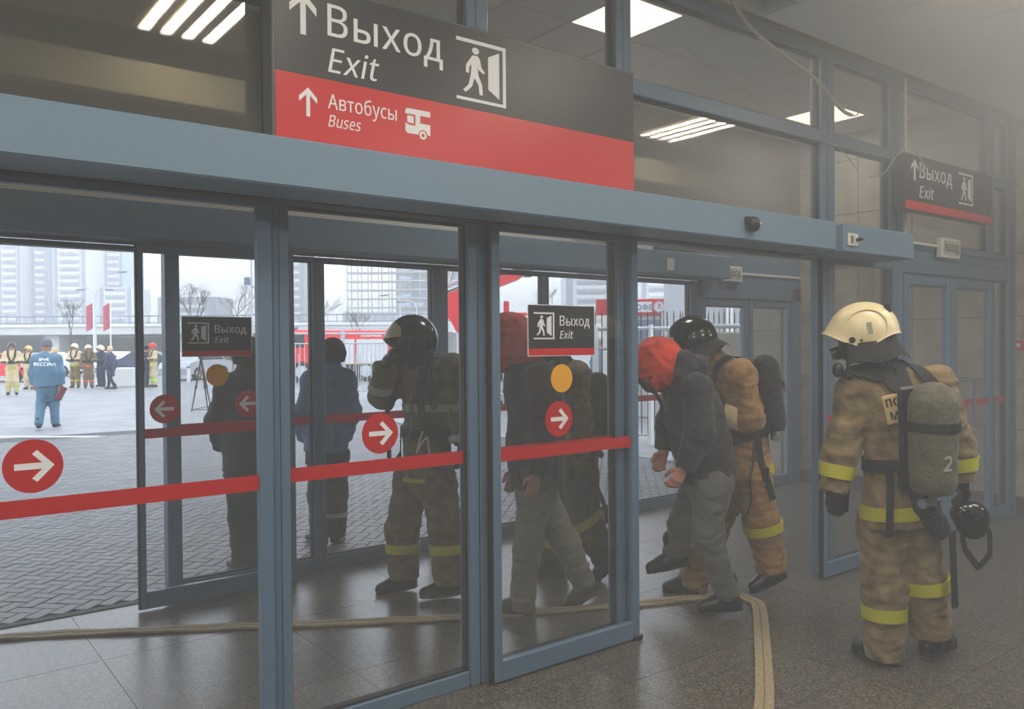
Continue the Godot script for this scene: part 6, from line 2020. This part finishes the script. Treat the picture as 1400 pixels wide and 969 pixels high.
func car(called: String, label: String, at: Vector3, along: Vector3, L: float, m: Material) -> void:
	var t := thing(called, label, "car")
	var X := Transform3D(basis_of(along.cross(Vector3.UP)), at)   # x along the car
	var W := 1.75
	var k := L / 4.5
	var outline := PackedVector2Array()
	for q in [[-2.2, 0.3], [-2.25, 0.75], [-2.1, 0.95], [-1.5, 1.0], [-0.85, 1.42], [0.55, 1.45], [1.3, 1.0], [2.1, 0.88], [2.25, 0.6], [2.2, 0.3]]:
		outline.append(Vector2(q[0] * k, q[1]))
	var Y := X * Transform3D(Basis.IDENTITY, Vector3(0, 0, -W / 2))
	part("body", MB.new().poly(outline, W, Y), m, t)
	for s in [-1.0, 1.0]:
		for wn in [[[-1.3, 1.03], [-0.8, 1.36], [-0.2, 1.39], [-0.2, 1.03]], [[-0.12, 1.03], [-0.12, 1.39], [0.5, 1.38], [1.1, 1.03]]]:
			var p := PackedVector2Array()
			for q in wn:
				p.append(Vector2(q[0] * k, q[1]))
			part("window", MB.new().poly(p, 0.02, X * Transform3D(Basis.IDENTITY, Vector3(0, 0, s * W / 2 - 0.01))), M.slate_dark, t)
		for x in [-1.35, 1.4]:
			wheel(t, X * Vector3(x * k, 0.32, s * (W / 2 - 0.06)), X.basis.z, 0.33, 0.22)
	part("lamp", MB.new().box(X * Vector3(-2.2 * k, 0.75, 0.55), Vector3(0.08, 0.14, 0.4), 0.02, X.basis).box(X * Vector3(-2.2 * k, 0.75, -0.55), Vector3(0.08, 0.14, 0.4), 0.02, X.basis), M.kiosk_red, t)
	part("headlamp", MB.new().box(X * Vector3(2.18 * k, 0.72, 0.55), Vector3(0.08, 0.14, 0.4), 0.02, X.basis).box(X * Vector3(2.18 * k, 0.72, -0.55), Vector3(0.08, 0.14, 0.4), 0.02, X.basis), M.white_paint, t)

func vehicles() -> void:
	mat("engine_red_veiled", Color(0.87, 0.16, 0.19), 0.35)  # red lifted slightly, part of the haze veil mixed into the paint
	mat("car_silver", Color(0.70, 0.71, 0.73), 0.3, 0.3)
	mat("car_blue", Color(0.20, 0.25, 0.36), 0.3, 0.2)
	mat("car_white", Color(0.86, 0.87, 0.88), 0.35)
	mat("shutter", Color(0.80, 0.81, 0.82), 0.45, 0.2)
	# fire engine behind the fence
	var t := thing("fire_engine", "red fire engine with pale roller shutters behind the steel fence", "fire engine")
	var X := Transform3D(basis_of(Vector3(-0.26, 0, 0.966)), Vector3(17.6, 0, -33.9))    # x to the right along the engine, nose at -x
	part("chassis", tb(MB.new(), X, Vector3(-0.0, 0.75, 0), Vector3(5.0, 0.35, 2.0), 0.03), M.slate_dark, t)
	part("body", tb(MB.new(), X, Vector3(0.95, 1.65, 0), Vector3(3.5, 1.6, 2.3), 0.05), M.engine_red_veiled, t)
	for i in 2:
		part("roller_shutter", tb(MB.new(), X, Vector3(1.75 - 1.6 * i, 1.45, 1.14), Vector3(1.5, 1.15, 0.06), 0.01), M.shutter, t)
	part("yellow_stripe", tb(MB.new(), X, Vector3(0.95, 0.86, 1.15), Vector3(3.5, 0.06, 0.03), 0.004), M.pale_yellow, t)
	part("roof_rail", MB.new().tube([X * Vector3(2.6, 2.55, 1.0), X * Vector3(-0.7, 2.55, 1.0)], 0.03, 6), M.galvanised, t)
	part("lettering", MB.new().text("ПОЖАРНАЯ", 0.13, X * Transform3D(Basis.IDENTITY, Vector3(1.2, 2.2, 1.155)), true, 0, 1, 0.01), M.white_paint, t)
	var cab := part("cab", tb(MB.new(), X, Vector3(-1.75, 1.6, 0), Vector3(1.7, 1.75, 2.2), 0.12), M.engine_red_veiled, t)
	part("side_window", tb(MB.new(), X, Vector3(-1.9, 1.95, 1.1), Vector3(0.9, 0.6, 0.04), 0.02), M.slate_dark, cab)
	part("windscreen", tb(MB.new(), X, Vector3(-2.6, 1.95, 0), Vector3(0.04, 0.75, 1.9), 0.02), M.slate_dark, cab)
	part("beacon", tb(MB.new(), X, Vector3(-1.8, 2.56, 0), Vector3(0.25, 0.16, 1.4), 0.04), M.slate_blue, cab)
	for x in [1.45, -1.6]:
		for s in [-1.0, 1.0]:
			wheel(t, X * Vector3(x, 0.5, s * 0.98), X.basis.z, 0.5, 0.32)
	# ladder truck with its boom raised
	t = thing("ladder_truck", "red ladder truck with a raised boom and pale ladder above the first red hood", "fire engine")
	X = facing(Vector3(12.9, 0, -15.2))
	var U := func(u: float, v: float) -> Vector2:       # metres across and up, measured on the boom's own side face
		return Vector2((u - 655.0) * 0.01957, 1.7 + (470.0 - v) * 0.01957)
	var P := PackedVector2Array()
	for q in [[606, 406], [660, 384], [720, 364], [740, 366], [724, 378], [690, 391], [664, 401], [648, 430], [646, 452], [637, 452], [630, 438]]:
		P.append(U.call(q[0], q[1]))
	part("boom", MB.new().poly(P, 0.6, X * Transform3D(Basis.IDENTITY, Vector3(0, 0, -0.3))), M.engine_red_veiled, t)
	part("boom_head", tb(MB.new(), X, Vector3(1.6, 3.72, 0), Vector3(0.25, 0.3, 0.7), 0.03), M.slate_blue, t)
	part("boom_edge", MB.new().tube([X * v3(U.call(606, 404), 0.31), X * v3(U.call(660, 382), 0.31), X * v3(U.call(738, 363), 0.31)], 0.025, 6), M.slate_dark, t)
	part("lettering", MB.new().text("МЧС", 0.17, X * Transform3D(Basis(Vector3.BACK, 0.33), v3(U.call(658, 394), 0.302)), true, 0, 1, 0.01), M.white_paint, t)
	for s in [-0.28, 0.28]:
		for y in [0.18, 0.62]:
			part("ladder_rail", MB.new().tube([X * (v3(U.call(600, 403), s) + Vector3.UP * y), X * (v3(U.call(735, 358), s) + Vector3.UP * y)], 0.035, 6), M.galvanised, t)
	for i in 12:
		var p := v3(U.call(604 + 11 * i, 402 - 3.75 * i), 0.0)
		part("rung", MB.new().tube([X * (p + Vector3(0, 0.18, 0.28)), X * (p + Vector3(0.11, 0.62, 0.28)), X * (p + Vector3(0.11, 0.62, -0.28)), X * (p + Vector3(0, 0.18, -0.28))], 0.018, 6), M.galvanised, t)
	var bb := tb(MB.new(), X, Vector3(0.9, 1.55, -0.6), Vector3(1.9, 1.35, 1.6), 0.08)
	part("turntable", bb, M.engine_red_veiled, t)
	part("crane_arm", tb(MB.new(), X, Vector3(1.0, 2.62, -0.6), Vector3(0.16, 0.62, 0.3), 0.03).box(X * Vector3(1.45, 2.56, -0.6), Vector3(1.0, 0.09, 0.12), 0.02, X.basis), M.engine_red_veiled, t)
	part("chassis", tb(MB.new(), X, Vector3(0.6, 0.72, -0.6), Vector3(4.2, 0.35, 1.9), 0.04), M.slate_dark, t)
	for x in [-0.9, 0.9, 2.1]:
		for s in [-1.45, 0.25]:
			wheel(t, X * Vector3(x, 0.46, s), X.basis.z, 0.46, 0.3)
	# cars
	car("silver_car", "silver car parked behind the tripod and white bollards", Vector3(13.6, 0, -42.0), Vector3(-0.75, 0, 0.66), 4.3, M.car_silver)
	car("dark_car", "dark blue car parked beyond the woman in the dark coat", Vector3(13.6, 0, -52.0), Vector3(0.9, 0, 0.43), 4.4, M.car_blue)
	car("white_car", "white car parked left of the dark blue car", Vector3(13.2, 0, -60.5), Vector3(-0.6, 0, -0.8), 4.6, M.car_white)
	car("red_car", "red car parked at the left behind the firemen", Vector3(5.3, 0, -47.0), Vector3(-0.7, 0, -0.7), 4.3, M.engine_red_veiled)
	car("pale_car", "pale car parked under the road bridge, behind the officer", Vector3(8.3, 0, -54.0), Vector3(0.8, 0, 0.6), 4.4, M.car_white)

func v3(p: Vector2, z: float) -> Vector3:
	return Vector3(p.x, p.y, z)

# ---------------------------------------------------------------- buildings, bridge and trees beyond
func tree(label: String, at: Vector3, h: float, sd: int, spread := 0.5) -> void:
	var t := thing("bare_tree", label, "tree", at, 0, "bare trees beyond the square")
	var r := RandomNumberGenerator.new()
	r.seed = sd
	var tr := MB.new()
	tr.tube([Vector3(0, -0.03, 0), Vector3(0, h * 0.3, 0)], [h * 0.022, h * 0.016], 7)
	part("trunk", tr, M.bark, t)
	var b := MB.new()
	grow(b, Vector3(0, h * 0.22, 0), Vector3.UP, h * 0.25, h * 0.012, 6, r, spread)
	part("branches", b, M.bark, t)

func grow(b: MB, p: Vector3, d: Vector3, l: float, w: float, n: int, r: RandomNumberGenerator, spread: float) -> void:
	var m := p + d * l * 0.5 + Vector3(r.randf_range(-1, 1), 0, r.randf_range(-1, 1)) * l * 0.06
	var q := p + d * l
	b.tube([p, m, q], [w, w * 0.8, w * 0.62], 5 if n > 3 else 3, false)
	if n == 0:
		return
	for i in (2 if n > 4 else 3):
		var nd := (d + Vector3(r.randf_range(-1, 1), r.randf_range(-0.05, 0.5), r.randf_range(-1, 1)) * spread * 1.35).normalized()
		grow(b, p.lerp(q, r.randf_range(0.45, 1.0)), nd, l * r.randf_range(0.62, 0.88), maxf(w * 0.62, 0.006), n - 1, r, spread)

func tower_block(label: String, right: float, ahead: float, w: float, d: float, h: float, m: Material, step := 3.0, bays := 5) -> void:
	var t := thing("tower_block", label, "building", Vector3.ZERO, 0, "hazy tower blocks")
	var X := facing(plan(right, ahead))
	part("wall", tb(MB.new(), X, Vector3(0, h / 2, -d / 2), Vector3(w, h, d), 0.0), m, t)
	var n := int(h / step)
	for i in n:
		part("balcony", tb(MB.new(), X, Vector3(0, step * (i + 0.55), 0.5), Vector3(w * 0.62, step * 0.36, 1.0), 0.0), M.white_paint, t)
		part("window_row", tb(MB.new(), X, Vector3(0, step * (i + 0.98), 0.02), Vector3(w * 0.58, step * 0.42, 0.1), 0.0), M.slate_blue, t)
	for s in [-1.0, 1.0]:
		part("corner_strip", tb(MB.new(), X, Vector3(s * w * 0.41, h / 2, 0.15), Vector3(w * 0.1, h, 0.4), 0.0), M.slate_blue, t)

func skyline() -> void:
	mat("bark", Color(0.26, 0.24, 0.24), 0.9)
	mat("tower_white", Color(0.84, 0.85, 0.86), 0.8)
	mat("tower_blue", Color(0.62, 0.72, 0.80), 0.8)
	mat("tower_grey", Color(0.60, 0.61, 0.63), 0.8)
	# px offsets turned into metres across at each distance
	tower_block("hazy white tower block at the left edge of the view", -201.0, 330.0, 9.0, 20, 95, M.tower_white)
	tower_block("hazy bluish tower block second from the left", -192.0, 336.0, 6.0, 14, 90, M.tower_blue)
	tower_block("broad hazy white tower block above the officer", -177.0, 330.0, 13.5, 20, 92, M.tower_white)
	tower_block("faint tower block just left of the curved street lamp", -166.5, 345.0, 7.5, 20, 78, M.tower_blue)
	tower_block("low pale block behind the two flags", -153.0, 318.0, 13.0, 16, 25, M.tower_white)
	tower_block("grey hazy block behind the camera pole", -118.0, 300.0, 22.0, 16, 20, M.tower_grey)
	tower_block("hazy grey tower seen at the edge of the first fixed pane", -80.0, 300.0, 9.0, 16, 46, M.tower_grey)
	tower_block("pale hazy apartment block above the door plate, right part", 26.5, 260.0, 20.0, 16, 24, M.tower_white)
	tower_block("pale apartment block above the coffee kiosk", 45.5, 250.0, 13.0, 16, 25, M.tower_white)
	# building under construction: bare floors on columns
	var t := thing("unfinished_tower", "unfinished concrete frame tower of bare floors and columns", "building")
	var X := facing(plan(-35.0, 280.0))
	var W := 44.0
	for i in 17:
		part("floor_slab", tb(MB.new(), X, Vector3(0, 3.0 * (i + 1), -7), Vector3(W, 0.3, 9), 0.0), M.pale_concrete, t)
	for r in 2:
		for i in 13:
			part("column", tb(MB.new(), X, Vector3(-W / 2 + 0.6 + i * (W - 1.2) / 12, 25.5, -3.0 - 7.5 * r), Vector3(0.36, 51, 0.36), 0.0), M.concrete, t)
	for x in [-3.0, 12.0]:
		part("core_wall", tb(MB.new(), X, Vector3(x, 25.5, -7), Vector3(3.0, 51, 3), 0.0), M.concrete, t)
	part("inner_wall", tb(MB.new(), X, Vector3(8.0, 25.5, -8.8), Vector3(27.0, 51, 0.3), 0.0), M.tower_blue, t)
	for i in 15:
		for k in 5:
			if rng.randf() < 0.5:
				part("infill_panel", tb(MB.new(), X, Vector3(-1.0 + k * 4.4, 3.0 * (i + 1) + 0.75, -0.3), Vector3(3.4, 1.1, 0.2), 0.0), M.tower_blue, t)
	part("ground_floor", tb(MB.new(), X, Vector3(2, 6.5, 1.5), Vector3(W + 4, 13.0, 3), 0.0), M.tower_grey, t)
	# road bridge with railing
	var bd := Vector3(0.794, 0, 0.61)
	var p0 := Vector3(14.8, 0, -86.2)
	var Y := Transform3D(Basis(bd, Vector3.UP, bd.cross(Vector3.UP)), p0)
	t = thing("road_bridge", "pale concrete road bridge with a dark railing across the left background", "bridge")
	part("deck", tb(MB.new(), Y, Vector3(2, 3.38, -4), Vector3(70, 0.8, 9), 0.05), M.pale_concrete, t)
	part("parapet", tb(MB.new(), Y, Vector3(2, 3.85, 0.55), Vector3(70, 0.25, 0.2), 0.02), M.white_paint, t)
	for x in [-26.0, -14.0, -2.0, 10.0, 22.0, 34.0]:
		part("pier", tb(MB.new(), Y, Vector3(x, 1.5, -3), Vector3(1.4, 3.05, 5), 0.05), M.pale_concrete, t)
	part("abutment", tb(MB.new(), Y, Vector3(2, 1.5, -9), Vector3(70, 3.0, 0.6), 0.0), M.concrete, t)
	rail(t, Y * Vector3(-33, 0, 0.5), Y * Vector3(37, 0, 0.5), 4.75, 0.05, M.slate_blue)
	rail(t, Y * Vector3(-33, 0, 0.5), Y * Vector3(37, 0, 0.5), 4.1, 0.04, M.slate_blue)
	bars(t, Y * Vector3(-33, 0, 0.5), Y * Vector3(37, 0, 0.5), 3.9, 4.75, 0.9, 0.03, M.slate_blue)
	tree("bare tree with a fan of twigs above the road bridge", Vector3(14.01, 0, -80.6), 6.6, 3, 0.55)
	tree("large bare tree above the left exit plate", Vector3(18.3, 0, -58.4), 7.4, 4, 0.5)
	tree("bare tree at the right of the left exit plate", Vector3(20.6, 0, -57.0), 6.6, 9, 0.5)
	tree("bare tree left of the unfinished tower", Vector3(29.6, 0, -62.1), 6.3, 23, 0.5)
	tree("smaller bare tree at the foot of the unfinished tower", Vector3(32.3, 0, -60.0), 5.6, 15, 0.5)
	tree("faint bare tree right of the raised boom", Vector3(46.0, 0, -50.5), 7.8, 12, 0.5)
	# dark bank of trees and low roofs along the horizon
	var hl := part("hills", MB.new().ball(plan(-60, 640), Vector3(520, 17, 40), basis_of(-FW), 40).ball(plan(230, 620), Vector3(260, 21, 40), basis_of(-FW), 40), M.hill)
	tag(hl, "low hazy wooded rise along the horizon", "hill", "", "structure")

func details() -> void:
	# canvas fire hose, lying flat
	var hose := thing("fire_hose", "flat beige canvas fire hose running across the floor from outside", "fire hose")
	var pts := [Vector3(-0.9, 0.0, -2.9), Vector3(0.15, 0.0, -2.42), Vector3(0.62, 0.0, -2.2), Vector3(1.0, 0.0, -1.98), Vector3(1.83, 0.0, -1.465), Vector3(2.35, 0.0, -1.133), Vector3(2.89, 0.0, -0.815), Vector3(3.407, 0.0, -0.56), Vector3(3.842, 0.0, -0.345), Vector3(4.3, 0.0, -0.17), Vector3(4.56, 0.0, -0.02), Vector3(4.50, 0.0, 0.15), Vector3(4.135, 0.0, 0.443), Vector3(3.632, 0.0, 0.816), Vector3(3.24, 0.0, 1.097), Vector3(2.6, 0.0, 1.5), Vector3(1.9, 0.0, 2.2)]
	var cu := Curve3D.new()
	for i in pts.size():
		var d: Vector3 = (pts[mini(i + 1, pts.size() - 1)] - pts[maxi(i - 1, 0)]) / 6.0
		cu.add_point(pts[i], -d, d)
	var P := []
	var N := []
	var n := int(cu.get_baked_length() / 0.04)
	for i in n + 1:
		var p := cu.sample_baked(cu.get_baked_length() * i / n)
		p.y = 0.004 + 0.004 * (1.0 + sin(i * 0.8)) * 0.5
		P.append(p)
		N.append(Vector3(sin(i * 0.35) * 0.06, 1, cos(i * 0.27) * 0.06).normalized())
	var b := MB.new()
	Field.ribbon(b, P, N, 0.088, 0.0, 0.012)
	part("hose", b, M.canvas, hose)
	b = MB.new()
	Field.ribbon(b, P, N, 0.006, 0.0118, 0.002)
	part("woven_stripe", b, M.canvas_dark, hose)
	# conduit hanging from an open ceiling panel, loose wires
	var cd := thing("hanging_conduit", "grey cable conduit hanging loose from the hall ceiling", "cable")
	var cp := [Vector3(4.12, 3.86, 0.22), Vector3(4.22, 3.73, 0.24), Vector3(4.42, 3.62, 0.25), Vector3(4.88, 3.515, 0.25), Vector3(5.12, 3.44, 0.25), Vector3(5.28, 3.35, 0.25), Vector3(5.40, 3.31, 0.25), Vector3(5.48, 3.305, 0.25)]
	b = MB.new().tube(smooth(cp), 0.013, 8)
	part("conduit", b, M.conduit, cd)
	b = MB.new().tube(smooth([Vector3(5.48, 3.305, 0.25), Vector3(5.54, 3.31, 0.25), Vector3(5.58, 3.345, 0.25), Vector3(5.56, 3.375, 0.25), Vector3(5.52, 3.37, 0.25)]), 0.004, 6)
	part("bare_wire", b, M.conduit, cd)
	var wr := thing("loose_wire", "thin pale loose wire tangled over the corner of the far exit sign", "wire")
	b = MB.new().tube(smooth([Vector3(5.66, 2.89, 0.28), Vector3(5.87, 2.935, 0.28), Vector3(6.04, 3.085, 0.28), Vector3(6.22, 3.18, 0.28), Vector3(6.40, 3.262, 0.28)]), 0.005, 6)
	b.tube(smooth([Vector3(6.3, 3.19, 0.27), Vector3(6.42, 3.12, 0.28), Vector3(6.47, 3.07, 0.28), Vector3(6.41, 3.0, 0.28), Vector3(6.44, 3.1, 0.28), Vector3(6.52, 3.06, 0.28)]), 0.006, 6)
	part("wire", b, M.conduit, wr)
	var w2 := thing("loose_wire", "thin pale wire drooping beside the second light panel", "wire")
	part("wire", MB.new().tube(smooth([Vector3(5.36, 3.165, 0.06), Vector3(5.55, 3.125, 0.1), Vector3(5.70, 3.06, 0.1), Vector3(5.82, 2.985, 0.1)]), 0.0035, 6), M.conduit, w2)
	var vp := thing("cable_pipe", "thin white cable pipe running down beside the upright to the short blue cover", "pipe")
	part("pipe", MB.new().tube([Vector3(6.615, 3.83, 0.06), Vector3(6.615, 2.48, 0.06)], 0.014, 8), M.white_plastic, vp)
	for y in [2.9, 3.5]:
		part("clip", MB.new().bx(6.59, 6.64, y, y + 0.02, 0.05, 0.08, 0.003), M.white_plastic, vp)
	var fb := thing("fire_alarm_box", "small red fire alarm box on the stone wall at the right edge", "alarm", Vector3(8.9, 1.657, 0.03))
	part("case", MB.new().bx(-0.045, 0.02, -0.05, 0.05, -0.05, 0.05, 0.006), M.sign_red, fb)
	part("label_plate", MB.new().bx(-0.048, -0.044, -0.015, 0.02, -0.035, 0.035, 0.0), M.white_plastic, fb)

func smooth(p: Array) -> Array:
	var cu := Curve3D.new()
	for i in p.size():
		var d: Vector3 = (p[mini(i + 1, p.size() - 1)] - p[maxi(i - 1, 0)]) / 6.0
		cu.add_point(p[i], -d, d)
	var out := []
	var n := maxi(6, int(cu.get_baked_length() / 0.03))
	for i in n + 1:
		out.append(cu.sample_baked(cu.get_baked_length() * i / n))
	return out
